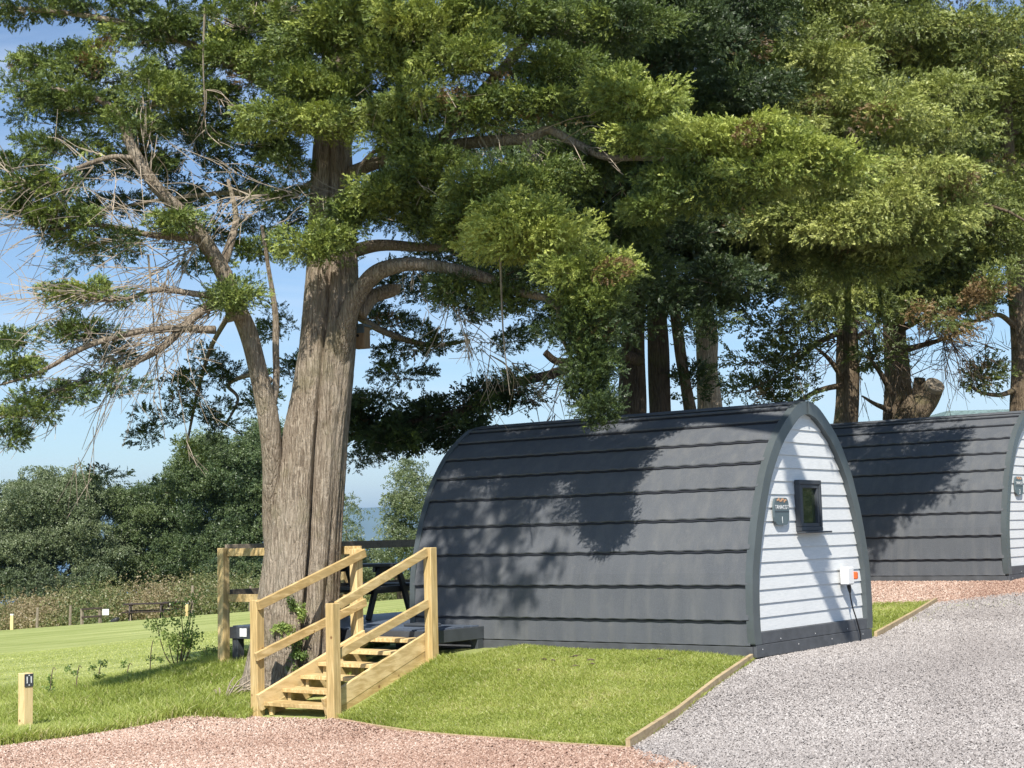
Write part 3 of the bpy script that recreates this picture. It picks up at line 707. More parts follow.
# ---------------------------------------------------------------- steps
st = empty('wooden_steps', L(4.18, -2.8, -.57), 'pale new pine steps with handrails rising from red gravel to the deck', 'steps')
sR, sLf = 3.585, 4.77
for s_ in (sR, sLf):
    post(s_, -2.80, .70 if s_ == sR else .73, st); post(s_, -1.17, 1.265, st)
def slope_bar(s_, t0, z0, t1, z1_, ht, thick, mat, name):
    m = MB(); a = L(s_, t0, z0); b_ = L(s_, t1, z1_); m.bar(a, b_, thick, ht, side=D1); return m.build(name, mat, st)
for s_, off, wl in ((sR, .0, .08), (sLf, .0, -.08)):
    slope_bar(s_ + (.0 if s_ == sR else -.08), -2.86 if s_ != sR else -2.74, .665, -1.10 if s_ != sR else -1.23, 1.215, .10, .045, W_LONG, 'handrail')
    slope_bar(s_ + (.0 if s_ == sR else -.08), -2.90 if s_ != sR else -2.74, .10 if s_ != sR else .145, -1.10 if s_ != sR else -1.23, .62, .095, .045, W_LONG, 'mid_rail')
for s_ in (sR + .085, sLf - .085):
    slope_bar(s_, -2.86, -.405, -1.12, .20, .19, .045, W_LONG, 'stringer')
    slope_bar(s_ + (.004 if s_ < 4 else -.004), -2.70, -.535, -1.15, .00, .18, .045, W_LONG, 'stringer')
nst = 6
for k in range(nst):
    t_ = -2.79 + k * .285; z_ = -.42 + k * .123
    m = MB(); m.bar(L(sR + .112, t_ + .10, z_), L(sLf - .112, t_ + .10, z_), .25, .045, side=D2); m.build('tread', W_LONG, st)
    m = MB(); m.bar(L(sLf - .16, t_ + .06, z_ - .03), L(sLf - .16, t_ + .06, z_ - .13), .05, .05, side=D1)
    m.build('tread_bearer', W_LONG, st)
    m = MB(); m.bar(L(sR + .16, t_ + .06, z_ - .03), L(sR + .16, t_ + .06, z_ - .13), .05, .05, side=D1); m.build('tread_bearer', W_LONG, st)

# black picnic table on deck
def picnic(loc, rz, mat, label, sc=1.0, group=None, tl=1.5):
    r = empty('picnic_table', loc, label, 'picnic table', group)
    ax = np.array([math.cos(rz), math.sin(rz), 0]); ay = np.array([-ax[1], ax[0], 0]); loc = np.asarray(loc, float)
    Q = lambda u, v, z: loc + ax * u * sc + ay * v * sc + UP * z * sc
    m = MB()
    for k in range(5): m.bar(Q(-tl / 2, -.3 + k * .15, .72), Q(tl / 2, -.3 + k * .15, .72), .135 * sc, .04 * sc)
    m.build('tabletop', mat, r)
    for sg in (-1, 1):
        m = MB()
        for k in range(2): m.bar(Q(-tl / 2, sg * (.62 + .14 * k), .43), Q(tl / 2, sg * (.62 + .14 * k), .43), .13 * sc, .04 * sc)
        m.build('bench', mat, r)
    for sg in (-1, 1):
        u = sg * (tl / 2 - .25); m = MB()
        m.bar(Q(u, -.25, .70), Q(u, -.62, 0), .045 * sc, .10 * sc, side=ax); m.bar(Q(u, .25, .70), Q(u, .62, 0), .045 * sc, .10 * sc, side=ax)
        m.bar(Q(u + .05, -.76, .385), Q(u + .05, .76, .385), .045 * sc, .09 * sc, side=ax); m.bar(Q(u + .05, -.35, .665), Q(u + .05, .35, .665), .045 * sc, .07 * sc, side=ax)
        m.build('leg_frame', mat, r)
    return r
picnic(L(6.45, .75, .302), math.atan2(D1[1], D1[0]) + .25, M_BLACK, 'black picnic table standing on the deck, glimpsed between trunk and steps', 1.0, None, 1.3)
def on(px, py_, D):
    q = at(px, py_, D); return np.array([q[0], q[1], z1(q[0], q[1])])
picnic(on(146, 624, 64), .15, W_DARK, 'dark brown picnic table on the far lawn left of the sapling', 1.05, 'picnic tables on the far lawn', 1.7)
picnic(on(181, 614, 68), .3, W_DARK, 'further dark picnic table on the lawn, half hidden behind the sapling', .95, 'picnic tables on the far lawn', 1.6)

# ---------------------------------------------------------------- timber edging
def edging(P, label, ht=.09, th=.035, lift=.03):
    r = empty('timber_edging', P[0], label, 'edging board')
    for a, b_ in zip(P[:-1], P[1:]):
        n = 3; m = MB(); a = np.array(a, float); b_ = np.array(b_, float)
        Q = [a + (b_ - a) * k / n for k in range(n + 1)]
        for q in Q: q[2] = z1(q[0], q[1]) + lift
        for p0, p1 in zip(Q[:-1], Q[1:]): m.bar(p0, p1, th, ht, bev=.003)
        m.build('board', W_EDGE, r)
    return r
edging([(2.50, 16.74, 0), (.86, 12.60, 0)], 'pale timber edging board between mound grass and grey gravel', .12, .04, .035)
edging([(.84, 12.62, 0), (-.6, 14.70, 0), (-1.95, 16.62, 0)], 'low timber edging along the foot of the grass mound by red gravel', .05, .035, .01)
edging([(-2.98, 17.42, 0), (-3.62, 17.42, 0)], 'short timber edging left of the steps', .05, .035, .012)
edging([(4.42, 19.25, 0), (6.32, 23.45, 0)], 'timber edging beside the small grass patch right of the pod', .11, .04, .03)

# ---------------------------------------------------------------- marker posts and small fence
def marker(loc, h, wd, label, plate=False, group=None, rz=0.0):
    r = empty('marker_post', loc, label, 'marker post', group); loc = np.asarray(loc, float)
    ax = np.array([math.cos(rz), math.sin(rz), 0])
    m = MB(); m.bar(loc - UP * .15, loc + UP * h, wd, wd, side=ax, bev=.006); m.build('post', W_POST, r)
    if plate:
        ay = np.array([-ax[1], ax[0], 0]); c = loc + ax * (wd / 2 + .004) + UP * (h - .075)
        m = MB(); m.box(c, ay, UP, ax, wd * .47, .068, .004, .001); pl = m.build('number_plate', M_DKGREY, r)
        cu = bpy.data.curves.new('number', 'FONT'); cu.body = '11'; cu.size = .10; cu.align_x = 'CENTER'; cu.align_y = 'CENTER'; cu.offset = .002; cu.extrude = .001
        tmp = bpy.data.objects.new('number', cu); COL.objects.link(tmp); dg = bpy.context.evaluated_depsgraph_get()
        me = bpy.data.meshes.new_from_object(tmp.evaluated_get(dg)); bpy.data.objects.remove(tmp)
        p = c + ax * .0055
        me.transform(Matrix(((ay[0], 0, ax[0], p[0]), (ay[1], 0, ax[1], p[1]), (ay[2], 1, ax[2], p[2]), (0, 0, 0, 1))))
        me.materials.clear(); me.materials.append(M_LETTER); link('number', me, pl)
        for dz in (.052, -.052):
            m = MB(); m.box(p + UP * dz, ay, UP, ax, .007, .006, .001); m.build('screw', M_LETTER, pl)
    else:
        m = MB(); m.box(loc + UP * (h + .01), ax, np.array([-ax[1], ax[0], 0]), UP, wd * .5, wd * .5, .03, .006); m.build('white_cap', M_WHITE, r)
    return r
bp = at(25.5, 730, 17.0); bp[2] = z1(bp[0], bp[1])
marker(bp, .66, .115, 'pine post with a number 11 plate in the grass at the left edge', True, None, math.radians(-40))
marker(on(12, 629, 55), .5, .11, 'far yellowish marker post with white cap at the left edge of the lawn', False, 'marker posts along the far hedge')
marker(on(187, 614, 60), .5, .11, 'far marker post with white cap right of the picnic tables', False, 'marker posts along the far hedge')
# hurdle frame with white notice
hr = empty('post_and_rail', on(92, 622, 62), 'short brown post and rail hurdle with white notice by the far hedge', 'fence')
h0 = on(82, 623, 62); h1 = on(100, 621, 62)
for p in (h0, h1):
    m = MB(); m.bar(p - UP * .2, p + UP * .72, .10, .10); m.build('post', W_OLD_SHADE, hr)
for z_ in (.70, .38):
    m = MB(); m.bar(h0 + UP * z_ - [.0, .07, 0], h1 + UP * z_ + [.10, -.07, 0], .04, .07); m.build('rail', W_DARK, hr)
m = MB(); m.bar(h1 + [.12, -.09, .53], h1 + [.38, -.09, .53], .02, .24); m.build('notice', M_WHITE, hr)
m = MB(); c_ = h1 + [.5, .1, .12]
for k in range(3): m.box(c_ + [.06 * k, 0, .03 * k], (1, .1 * k, 0), (0, 1, 0), (.2, 0, 1), .10, .1, .12, .04)
bb = m.build('black_sack', M_BLACK, smooth=True); tag(bb, 'small black sack slumped beside the white notice by the far hedge', 'sack')
for i, (px, py, hh) in enumerate([(131, 612, .85), (192, 606, 1.35), (70, 616, .9), (37, 620, .9), (250, 604, 1.1)]):
    p = on(px, py, 66); m = MB(); m.tube(smooth_path([p - UP * .1, p + [.01, 0, hh * .5], p + [.03, 0, hh]], 2), .055, 7, True, .05)
    o = m.build('fence_post', W_OLD_SHADE); tag(o, ['weathered fence post in the bracken above the nearer picnic table', 'tall pale fence post just right of the second far marker post', 'weathered fence post left of the small hurdle', 'weathered fence post in the bracken near the left marker post', 'weathered fence post right of the deck rail post'][i], 'fence post', 'fence posts along the far hedge')

# ---------------------------------------------------------------- big cypress
DOFF = .58
TB = at(292, 690, 18.25 + DOFF); TB[2] = z1(TB[0], TB[1])
TREE = empty('cypress_tree', TB, 'large old cypress with thick twin-ribbed trunk growing beside the wooden steps', 'tree')
prof_px = [(712, 230, 344), (694, 238, 340), (670, 245, 337), (640, 250, 336), (600, 257, 337), (550, 265, 339), (500, 273, 342), (440, 281, 346), (396, 291, 351), (350, 299, 355), (308, 303, 359), (264, 307, 358), (200, 310, 355), (150, 313, 352), (60, 322, 350), (0, 326, 350), (-100, 328, 346), (-220, 330, 342), (-420, 333, 339)]
yy = np.array([p[0] for p in prof_px][::-1]); xl = np.array([p[1] for p in prof_px][::-1]); xr = np.array([p[2] for p in prof_px][::-1])
ny = 200; sides = 144
ys = np.concatenate([np.linspace(715, 250, 130), np.linspace(247, -420, 70)])
V = []; th = np.linspace(0, 2 * math.pi, sides, endpoint=False)
for i, y in enumerate(ys):
    a, b_ = np.interp(y, yy, xl), np.interp(y, yy, xr)
    c = at((a + b_) / 2, y, 18.25 + DOFF); R = (b_ - a) / 2 * (18.25 + DOFF) / FPX
    h = c[2]
    gx_ = np.interp(y, [200, 300, 350, 440, 500, 545, 620, 720], [.0, -.02, -.05, .2, .3, .37, .38, .34])
    ga = -math.acos(gx_)
    rr_ = np.ones(sides)
    dth = (th - ga + math.pi) % (2 * math.pi) - math.pi
    fade = np.interp(y, [60, 250, 700, 716], [0, 1, 1, .8])
    rr_ -= .33 * fade * np.exp(-(dth / .075) ** 2)
    rr_ += .05 * fade * (np.exp(-((dth - .35) / .22) ** 2) + np.exp(-((dth + .5) / .35) ** 2))
    g2 = -math.acos(.75); dth2 = (th - g2 - .1 * math.sin(h) + math.pi) % (2 * math.pi) - math.pi
    lowf = np.interp(y, [480, 620, 716], [.15, 1, 1.2])
    rr_ -= .10 * lowf * np.exp(-(dth2 / .07) ** 2)
    g3 = -math.acos(-.45); dth3 = (th - g3 + .15 * math.sin(h * .8) + math.pi) % (2 * math.pi) - math.pi
    rr_ -= .07 * lowf * np.exp(-(dth3 / .09) ** 2)
    rr_ += .03 * np.sin(3 * th + .5 * h + 1) + .02 * np.sin(7 * th + .8 * math.sin(.9 * h)) + .012 * np.sin(13 * th + 1.5 * math.sin(.7 * h)) + .010 * np.sin(29 * th + 2.2 * math.sin(1.1 * h)) + .008 * np.sin(41 * th - 2.4 * math.sin(.9 * h + 1))
    rr_ += np.interp(y, [640, 716], [0, .10]) * np.maximum(0, np.sin(4 * th + .6)) 
    rr_ += RNG.normal(0, .004, sides)
    V.append(np.stack([c[0] + R * rr_ * np.cos(th), c[1] + R * .95 * rr_ * np.sin(th), np.full(sides, c[2])], -1))
V = np.concatenate(V); n_ = len(ys)
i = (np.arange(n_ - 1)[:, None] * sides + np.arange(sides)[None]).ravel(); j = (np.arange(n_ - 1)[:, None] * sides + (np.arange(sides)[None] + 1) % sides).ravel()
K_trunk = (V, np.stack([i, j, j + sides, i + sides], 1))

K = Crown(11)
def pp(lst): return [at(q[0], q[1], q[2] + DOFF) for q in lst]
# limbs
def limbpx(C, lst, r0, r1, sides=12): C.limb(pp(lst), r0, r1, 7, sides, .07)
K.limb(pp([(284, 600, 18.35), (276, 550, 18.25), (274, 500, 18.15), (272, 450, 18.0), (267, 412, 17.9), (258, 370, 17.8), (248, 332, 17.7), (237, 306, 17.6)]), .15, .10, 8, 24, .04)
K.limb(pp([(238, 320, 17.6), (224, 275, 17.5), (205, 242, 17.3), (180, 212, 17.1), (155, 185, 16.9), (133, 150, 16.8), (122, 118, 16.8)]), .115, .05, 7, 14)
K.limb(pp([(222, 268, 17.5), (232, 238, 17.6), (236, 215, 17.8), (228, 180, 18)]), .06, .025)
K.limb(pp([(270, 415, 17.9), (276, 385, 17.9), (276, 350, 17.9), (275, 310, 17.8), (268, 265, 17.7), (262, 225, 17.6)]), .055, .02)
K.limb(pp([(236, 304, 17.6), (212, 304, 17.4), (188, 322, 17.1), (165, 345, 16.9), (135, 362, 16.8), (95, 378, 16.7), (62, 392, 16.6)]), .075, .015, sides=8)
K.limb(pp([(120, 118, 16.8), (100, 100, 16.8), (60, 90, 16.9), (20, 80, 17)]), .05, .015)
K.limb(pp([(133, 158, 16.8), (112, 157, 16.7), (85, 165, 16.6), (50, 180, 16.4), (5, 182, 16.3)]), .035, .01)
K.limb(pp([(200, 238, 17.2), (150, 235, 17), (100, 225, 16.8), (50, 230, 16.7)]), .05, .012)
K.limb(pp([(230, 300, 17.5), (160, 290, 17), (120, 300, 16.6), (60, 296, 16.4)]), .04, .01)
K.limb(pp([(215, 330, 17.2), (150, 330, 16.8), (90, 345, 16.4), (40, 372, 16.2), (0, 385, 16.1)]), .05, .012)
K.limb(pp([(300, 110, 18.4), (250, 75, 18.2), (180, 40, 18), (100, 18, 18), (20, 8, 18)]), .08, .02)
K.limb(pp([(318, 180, 18.4), (285, 195, 18.8), (240, 192, 19.2), (160, 200, 19.6), (80, 215, 20)]), .055, .015)
K.limb(pp([(322, 130, 18.3), (300, 60, 18), (282, 0, 17.8), (270, -80, 17.6)]), .16, .07)
K.limb(pp([(336, 372, 18.15), (343, 335, 18.0), (354, 302, 17.85), (372, 277, 17.7), (400, 265, 17.5), (440, 267, 17.3), (480, 276, 17.1), (520, 292, 16.9), (560, 300, 16.7)]), .14, .035, 8, 18)
K.limb(pp([(358, 315, 18.0), (372, 297, 18.1), (392, 290, 18.2), (394, 284, 18.2)]), .10, .085, 5, 12)
K.limb(pp([(350, 252, 18.3), (380, 245, 18), (420, 247, 17.8), (460, 248, 17.5)]), .09, .04)
K.limb(pp([(345, 175, 18.2), (385, 160, 17.9), (430, 148, 17.6), (480, 142, 17.2), (530, 138, 16.9), (548, 130, 16.8), (575, 143, 16.6), (606, 157, 16.4), (640, 158, 16.2), (700, 160, 15.9), (760, 160, 15.7)]), .085, .022, sides=12)
K.limb(pp([(530, 140, 16.9), (531, 160, 16.85), (533, 182, 16.8)]), .055, .05)
K.limb(pp([(345, 60, 18.2), (400, 40, 17.6), (460, 60, 17), (500, 75, 16.6)]), .12, .03)
K.limb(pp([(360, 200, 18.2), (410, 175, 17.8), (450, 130, 17.5), (480, 95, 17.4), (515, 55, 17.4), (550, 5, 17.4)]), .10, .05)
K.limb(pp([(345, 145, 18.2), (360, 110, 17.8), (400, 90, 17), (430, 70, 16.6)]), .08, .02)
K.limb(pp([(335, 175, 18.2), (352, 190, 17.8), (362, 165, 17.5), (380, 150, 17.2), (405, 162, 17)]), .05, .015)
K.limb(pp([(560, 302, 16.7), (560, 330, 16.6), (575, 365, 16.5), (592, 400, 16.45), (606, 425, 16.4)]), .035, .008)
K.limb(pp([(545, 298, 16.7), (580, 330, 16.5), (595, 370, 16.4), (600, 410, 16.3)]), .03, .008)
bpts = [np.array([3.16, 17.57, 2.3]), L(.03, 1.22, 1.7), L(.03, 1.5, 1.1), L(.03, 1.85, .62), L(.03, 2.25, .1)]
K.limb([at(340, -60, 18.2), at(400, -330, 15)] + [b_ + SDIR * 9.6 for b_ in bpts], .20, .12, 7, 10, .05)  # unseen bough added so its shadow falls as a band on the gable

def Pd(C, x, y, D, rx, rz, nb, per=9, size=.2, tint=.5, **kw):
    D = D + DOFF; s = D / FPX
    C.pad(at(x, y, D), (rx * s, rx * s * kw.pop('dep', .9), rz * s), nb, per, size, tint, **kw)
# bright sunlit boughs, near side
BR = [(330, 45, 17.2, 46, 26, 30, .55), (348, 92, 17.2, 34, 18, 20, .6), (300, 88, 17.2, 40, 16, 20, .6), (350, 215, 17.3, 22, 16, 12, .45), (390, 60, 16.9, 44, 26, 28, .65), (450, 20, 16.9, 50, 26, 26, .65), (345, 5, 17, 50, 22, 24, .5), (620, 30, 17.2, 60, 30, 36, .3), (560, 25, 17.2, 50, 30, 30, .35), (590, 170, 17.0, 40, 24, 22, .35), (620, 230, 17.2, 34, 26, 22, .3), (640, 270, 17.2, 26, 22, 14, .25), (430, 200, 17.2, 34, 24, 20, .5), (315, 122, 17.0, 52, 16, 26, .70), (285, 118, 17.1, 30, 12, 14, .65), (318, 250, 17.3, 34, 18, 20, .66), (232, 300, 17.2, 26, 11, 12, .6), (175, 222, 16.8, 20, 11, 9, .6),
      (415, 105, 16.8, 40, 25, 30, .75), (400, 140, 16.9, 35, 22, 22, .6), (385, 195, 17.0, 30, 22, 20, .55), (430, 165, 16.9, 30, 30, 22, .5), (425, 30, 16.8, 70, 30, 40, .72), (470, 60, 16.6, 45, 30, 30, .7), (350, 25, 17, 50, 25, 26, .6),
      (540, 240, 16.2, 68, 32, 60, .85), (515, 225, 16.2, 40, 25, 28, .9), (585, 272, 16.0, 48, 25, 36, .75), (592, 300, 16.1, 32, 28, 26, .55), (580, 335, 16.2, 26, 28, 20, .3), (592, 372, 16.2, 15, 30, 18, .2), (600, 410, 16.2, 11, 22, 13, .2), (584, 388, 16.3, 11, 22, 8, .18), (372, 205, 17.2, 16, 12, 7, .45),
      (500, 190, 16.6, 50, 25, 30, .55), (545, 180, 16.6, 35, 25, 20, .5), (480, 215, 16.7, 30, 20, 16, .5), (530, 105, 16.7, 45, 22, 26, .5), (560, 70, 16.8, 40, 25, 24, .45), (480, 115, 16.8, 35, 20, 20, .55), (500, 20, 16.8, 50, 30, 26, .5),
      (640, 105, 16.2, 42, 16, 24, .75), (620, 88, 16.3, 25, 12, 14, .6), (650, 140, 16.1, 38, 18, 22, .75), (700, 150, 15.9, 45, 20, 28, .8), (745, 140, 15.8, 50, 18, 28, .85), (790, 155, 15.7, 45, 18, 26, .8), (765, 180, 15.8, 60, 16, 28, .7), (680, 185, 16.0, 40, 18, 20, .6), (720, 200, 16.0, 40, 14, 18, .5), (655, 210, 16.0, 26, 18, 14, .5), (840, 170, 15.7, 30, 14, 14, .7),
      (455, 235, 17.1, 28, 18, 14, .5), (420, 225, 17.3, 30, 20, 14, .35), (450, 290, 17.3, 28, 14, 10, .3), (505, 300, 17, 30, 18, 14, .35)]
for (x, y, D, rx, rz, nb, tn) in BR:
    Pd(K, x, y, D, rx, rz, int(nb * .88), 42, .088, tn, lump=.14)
# left side, greyer masses
LF = [(100, 75, 17.2, 68, 24, 34, .4), (40, 62, 17.3, 35, 10, 12, .4), (150, 100, 17, 50, 22, 26, .45), (75, 105, 17, 55, 22, 24, .35), (20, 95, 17, 25, 12, 8, .4), (135, 130, 16.9, 40, 18, 16, .35), (60, 150, 17, 45, 16, 16, .35), (15, 165, 16.8, 30, 14, 10, .35),
      (45, 190, 16.7, 48, 14, 18, .35), (60, 218, 16.7, 50, 16, 22, .4), (20, 205, 16.6, 30, 10, 10, .4), (100, 240, 17, 50, 12, 14, .3), (150, 165, 17.5, 40, 20, 14, .25), (90, 295, 16.5, 38, 12, 14, .5), (50, 300, 16.4, 20, 8, 6, .5), (70, 335, 16.5, 36, 18, 16, .3), (15, 345, 16.3, 22, 12, 8, .35), (20, 370, 16.2, 28, 14, 12, .45), (30, 415, 16.2, 32, 14, 12, .4), (10, 440, 16.2, 18, 10, 6, .4), (60, 395, 16.4, 34, 12, 10, .3), (110, 385, 16.6, 30, 12, 7, .25),
      (30, 8, 18, 60, 14, 22, .3), (100, 10, 18, 60, 16, 20, .3), (170, 35, 18, 60, 26, 34, .35), (225, 60, 17.8, 50, 28, 32, .45), (200, 95, 17.8, 50, 20, 22, .35), (240, 20, 17.8, 60, 28, 30, .4), (275, 75, 17.6, 40, 28, 24, .5), (300, 30, 17.6, 50, 28, 24, .5), (250, 140, 18, 45, 18, 16, .35), (190, 130, 18.2, 40, 20, 14, .25), (290, 165, 18.0, 26, 18, 10, .35), (255, 250, 17.9, 28, 16, 10, .4), (285, 200, 17.8, 22, 14, 8, .4), (205, 270, 17.6, 25, 10, 6, .4)]
for (x, y, D, rx, rz, nb, tn) in LF:
    Pd(K, x, y, D, rx, rz, int(nb * (1.0 if y < 260 else .75)), 22, .098, np.clip(tn + .08, 0, 1), lump=.09, twigs=.8)
# shaded masses behind the trunk
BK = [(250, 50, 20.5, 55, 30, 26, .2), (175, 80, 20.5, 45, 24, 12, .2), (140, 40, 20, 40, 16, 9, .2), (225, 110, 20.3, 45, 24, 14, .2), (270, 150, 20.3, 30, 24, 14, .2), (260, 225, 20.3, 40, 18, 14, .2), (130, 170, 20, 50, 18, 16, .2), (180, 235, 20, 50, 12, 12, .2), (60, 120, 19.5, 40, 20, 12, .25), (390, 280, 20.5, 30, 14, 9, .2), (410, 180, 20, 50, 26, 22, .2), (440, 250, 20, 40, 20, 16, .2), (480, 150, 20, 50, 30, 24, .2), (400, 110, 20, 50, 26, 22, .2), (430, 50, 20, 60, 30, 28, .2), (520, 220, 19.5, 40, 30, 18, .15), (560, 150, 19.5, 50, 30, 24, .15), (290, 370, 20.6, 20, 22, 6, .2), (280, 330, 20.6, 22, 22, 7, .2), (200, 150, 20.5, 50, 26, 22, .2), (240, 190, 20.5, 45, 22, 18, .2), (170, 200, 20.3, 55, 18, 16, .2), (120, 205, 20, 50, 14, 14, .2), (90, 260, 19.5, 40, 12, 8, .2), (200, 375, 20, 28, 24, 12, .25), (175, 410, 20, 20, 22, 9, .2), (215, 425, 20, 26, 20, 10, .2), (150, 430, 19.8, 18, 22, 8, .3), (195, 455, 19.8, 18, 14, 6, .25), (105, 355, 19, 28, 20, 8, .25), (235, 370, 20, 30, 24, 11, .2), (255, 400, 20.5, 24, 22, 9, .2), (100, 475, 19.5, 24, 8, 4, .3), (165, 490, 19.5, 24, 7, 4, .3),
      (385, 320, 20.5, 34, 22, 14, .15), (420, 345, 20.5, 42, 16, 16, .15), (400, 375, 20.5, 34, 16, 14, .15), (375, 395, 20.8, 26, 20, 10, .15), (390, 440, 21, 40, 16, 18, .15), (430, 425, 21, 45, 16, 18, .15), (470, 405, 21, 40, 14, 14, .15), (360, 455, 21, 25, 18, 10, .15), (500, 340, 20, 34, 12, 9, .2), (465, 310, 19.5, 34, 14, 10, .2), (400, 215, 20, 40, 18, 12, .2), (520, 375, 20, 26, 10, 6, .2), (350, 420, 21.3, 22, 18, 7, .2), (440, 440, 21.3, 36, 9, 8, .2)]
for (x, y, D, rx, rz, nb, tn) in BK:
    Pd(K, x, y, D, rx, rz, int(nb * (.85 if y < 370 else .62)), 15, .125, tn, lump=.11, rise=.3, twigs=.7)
K.limb(pp([(335, 300, 18.6), (380, 330, 20), (430, 345, 20.6), (470, 340, 20.6)]), .06, .02)
K.limb(pp([(270, 380, 18.6), (250, 375, 19.5), (228, 385, 20), (238, 400, 20), (222, 430, 20)]), .04, .015)
K.limb(pp([(232, 310, 18), (210, 350, 19.6), (196, 400, 20), (186, 450, 19.9)]), .04, .012)
# unseen boughs added above the picture, reaching forward to shade the near pod
for (s_, t_, z_, q, nb) in [(2.3, .3, 2.1, .3, 4), (2.7, .1, 1.6, .3, 4), (3.4, .0, .5, .3, 4), (4.6, 0, .3, .3, 4), (1.9, .9, 2.75, .3, 5), (2.6, .1, .9, .22, 2), (4.8, .2, 1.9, .3, 6), (2.0, .7, 2.65, .30, 5), (4.7, .6, 2.6, .4, 9), (4.6, .1, 1.6, .4, 8), (3.9, .2, 2.1, .42, 9), (3.0, .3, 2.2, .36, 8), (4.3, .0, 1.1, .34, 6), (4.5, .3, 2.3, .40, 9), (4.1, .4, 2.5, .42, 10), (3.6, .4, 2.5, .42, 10), (3.1, .5, 2.6, .40, 9), (2.4, .5, 2.55, .28, 5), (3.4, .1, 1.3, .26, 5), (4.2, .0, 1.4, .32, 6), (4.5, .0, .9, .3, 5), (4.3, .0, .4, .25, 4), (3.6, .0, .8, .2, 3), (4.4, .1, 1.7, .36, 7), (3.7, .1, 1.9, .36, 7), (4.6, .0, 1.0, .28, 4), (4.0, .0, 1.1, .26, 4), (3.3, .1, 1.7, .26, 5), (4.7, 0, .5, .22, 3), (3.9, 0, .5, .22, 3), (2.9, .3, 2.1, .3, 5)]:
    kk = K.r.uniform(8.6, 9.6); K.pad(L(s_, t_, z_) + SDIR * kk, (q * 1.15, q * 1.15, q * .8), nb, 8, .16, .5, lump=.085)
K.limb([at(340, -120, 18.8), at(345, -300, 16), L(4.2, .3, 2.3) + SDIR * 9.2, L(2.8, .5, 2.5) + SDIR * 9.2], .12, .02)
K.limb([at(340, -100, 18.8), at(300, -300, 15.5), L(4.4, .1, 1.4) + SDIR * 9.0, L(4.1, .0, .6) + SDIR * 9.0], .08, .015)
# canopy above the frame
for k in range(46):
    a = K.r.uniform(0, 6.28); rr_ = 5.6 * math.sqrt(K.r.random()); z_ = K.r.uniform(8.6, 14.5); f_ = 1 - (z_ - 8.6) / 9
    c = np.array([-2.2 + rr_ * math.cos(a) * f_, 19.4 + .62 * rr_ * math.sin(a) * f_, z_])
    if c[1] < 17.6: c[1] = 17.6 + K.r.uniform(0, 1)
    K.pad(c, (1.1, 1.1, .42), 12, 6, .34, .5, twigs=.2, lump=.2)
    if k % 3 == 0: K.limb([np.array([-2.3, 18.25, z_ - 1.2]), (np.array([-2.3, 18.25, z_ - .2]) + c) / 2, c], .07, .02, 4, 6)
# dead twig sprays
def sprays(C, lst, n, ln, spread=.5, dirv=None, r0=.008):
    Q = smooth_path(pp(lst), 5)
    n = int(n * .65); ln = ln * 1.3
    for k in range(n):
        i = C.r.integers(1, len(Q) - 1); p = Q[i]; t = Q[i] - Q[i - 1]; t = t / np.linalg.norm(t)
        d = t * .8 + C.r.normal(0, spread, 3) + (np.array(dirv) if dirv is not None else 0); d /= np.linalg.norm(d); l_ = ln * C.r.uniform(.5, 1.2)
        e = p + d * l_ + UP * (C.r.normal(0, .08) - .14) * l_; m_ = (p + e) / 2 + C.r.normal(0, .09, 3) * l_ + UP * .10 * l_
        C.sprig([p, m_, e], r0, .003)
        for q in range(C.r.integers(2, 5)):
            f_ = C.r.uniform(.3, .9); b_ = p + (e - p) * f_; d2_ = d + C.r.normal(0, .5, 3); d2_ /= np.linalg.norm(d2_)
            C.sprig([b_, b_ + d2_ * l_ * .2, b_ + d2_ * l_ * .4 + UP * C.r.normal(0, .03)], r0 * .6, .0025)
W_ = K.tw; K.tw = MB()
sprays(K, [(215, 250, 17.3), (160, 240, 17), (100, 225, 16.8), (60, 235, 16.7)], 40, 1.0, .35)
sprays(K, [(236, 304, 17.6), (188, 322, 17.1), (135, 362, 16.8), (62, 392, 16.6)], 70, .9, .28)
sprays(K, [(230, 300, 17.5), (160, 290, 17), (120, 300, 16.6), (60, 296, 16.4)], 40, .8, .35)
sprays(K, [(215, 330, 17.2), (150, 330, 16.8), (90, 345, 16.4)], 35, .7, .35)
sprays(K, [(200, 235, 17.2), (180, 260, 17.2), (150, 275, 17)], 25, .8, .4, (-.6, 0, -.1))
sprays(K, [(345, 190, 18), (300, 195, 17.6), (250, 195, 17.4), (210, 205, 17.2)], 40, .8, .4)
sprays(K, [(340, 60, 18.2), (380, 70, 17.6), (440, 60, 17)], 24, .7, .6)
sprays(K, [(360, 165, 17.5), (395, 150, 17.2), (430, 150, 17)], 30, .6, .5)
sprays(K, [(460, 120, 17), (530, 135, 16.8), (600, 150, 16.4)], 30, .6, .5, (0, 0, -.3))
sprays(K, [(150, 20, 18), (200, 15, 18), (260, 10, 18)], 24, .8, .5)
sprays(K, [(110, 160, 16.7), (60, 178, 16.5), (10, 182, 16.3)], 30, .7, .4)
sprays(K, [(122, 300, 16.6), (90, 300, 16.5), (40, 296, 16.4)], 26, .6, .4)
sprays(K, [(95, 378, 16.7), (60, 392, 16.6), (20, 410, 16.6)], 30, .6, .35, (-.3, 0, -.2))
sprays(K, [(180, 215, 17.1), (155, 185, 16.9), (133, 150, 16.8)], 26, .7, .5)
sprays(K, [(205, 40, 17.4), (206, 90, 17.4), (204, 150, 17.4)], 10, .4, .5)
sprays(K, [(460, 330, 18.5), (500, 360, 19), (560, 370, 19.5)], 30, .6, .5, (0, 0, -.3))
sprays(K, [(400, 250, 17.6), (450, 300, 17.5), (480, 340, 17.5)], 20, .5, .5, (0, 0, -.4))
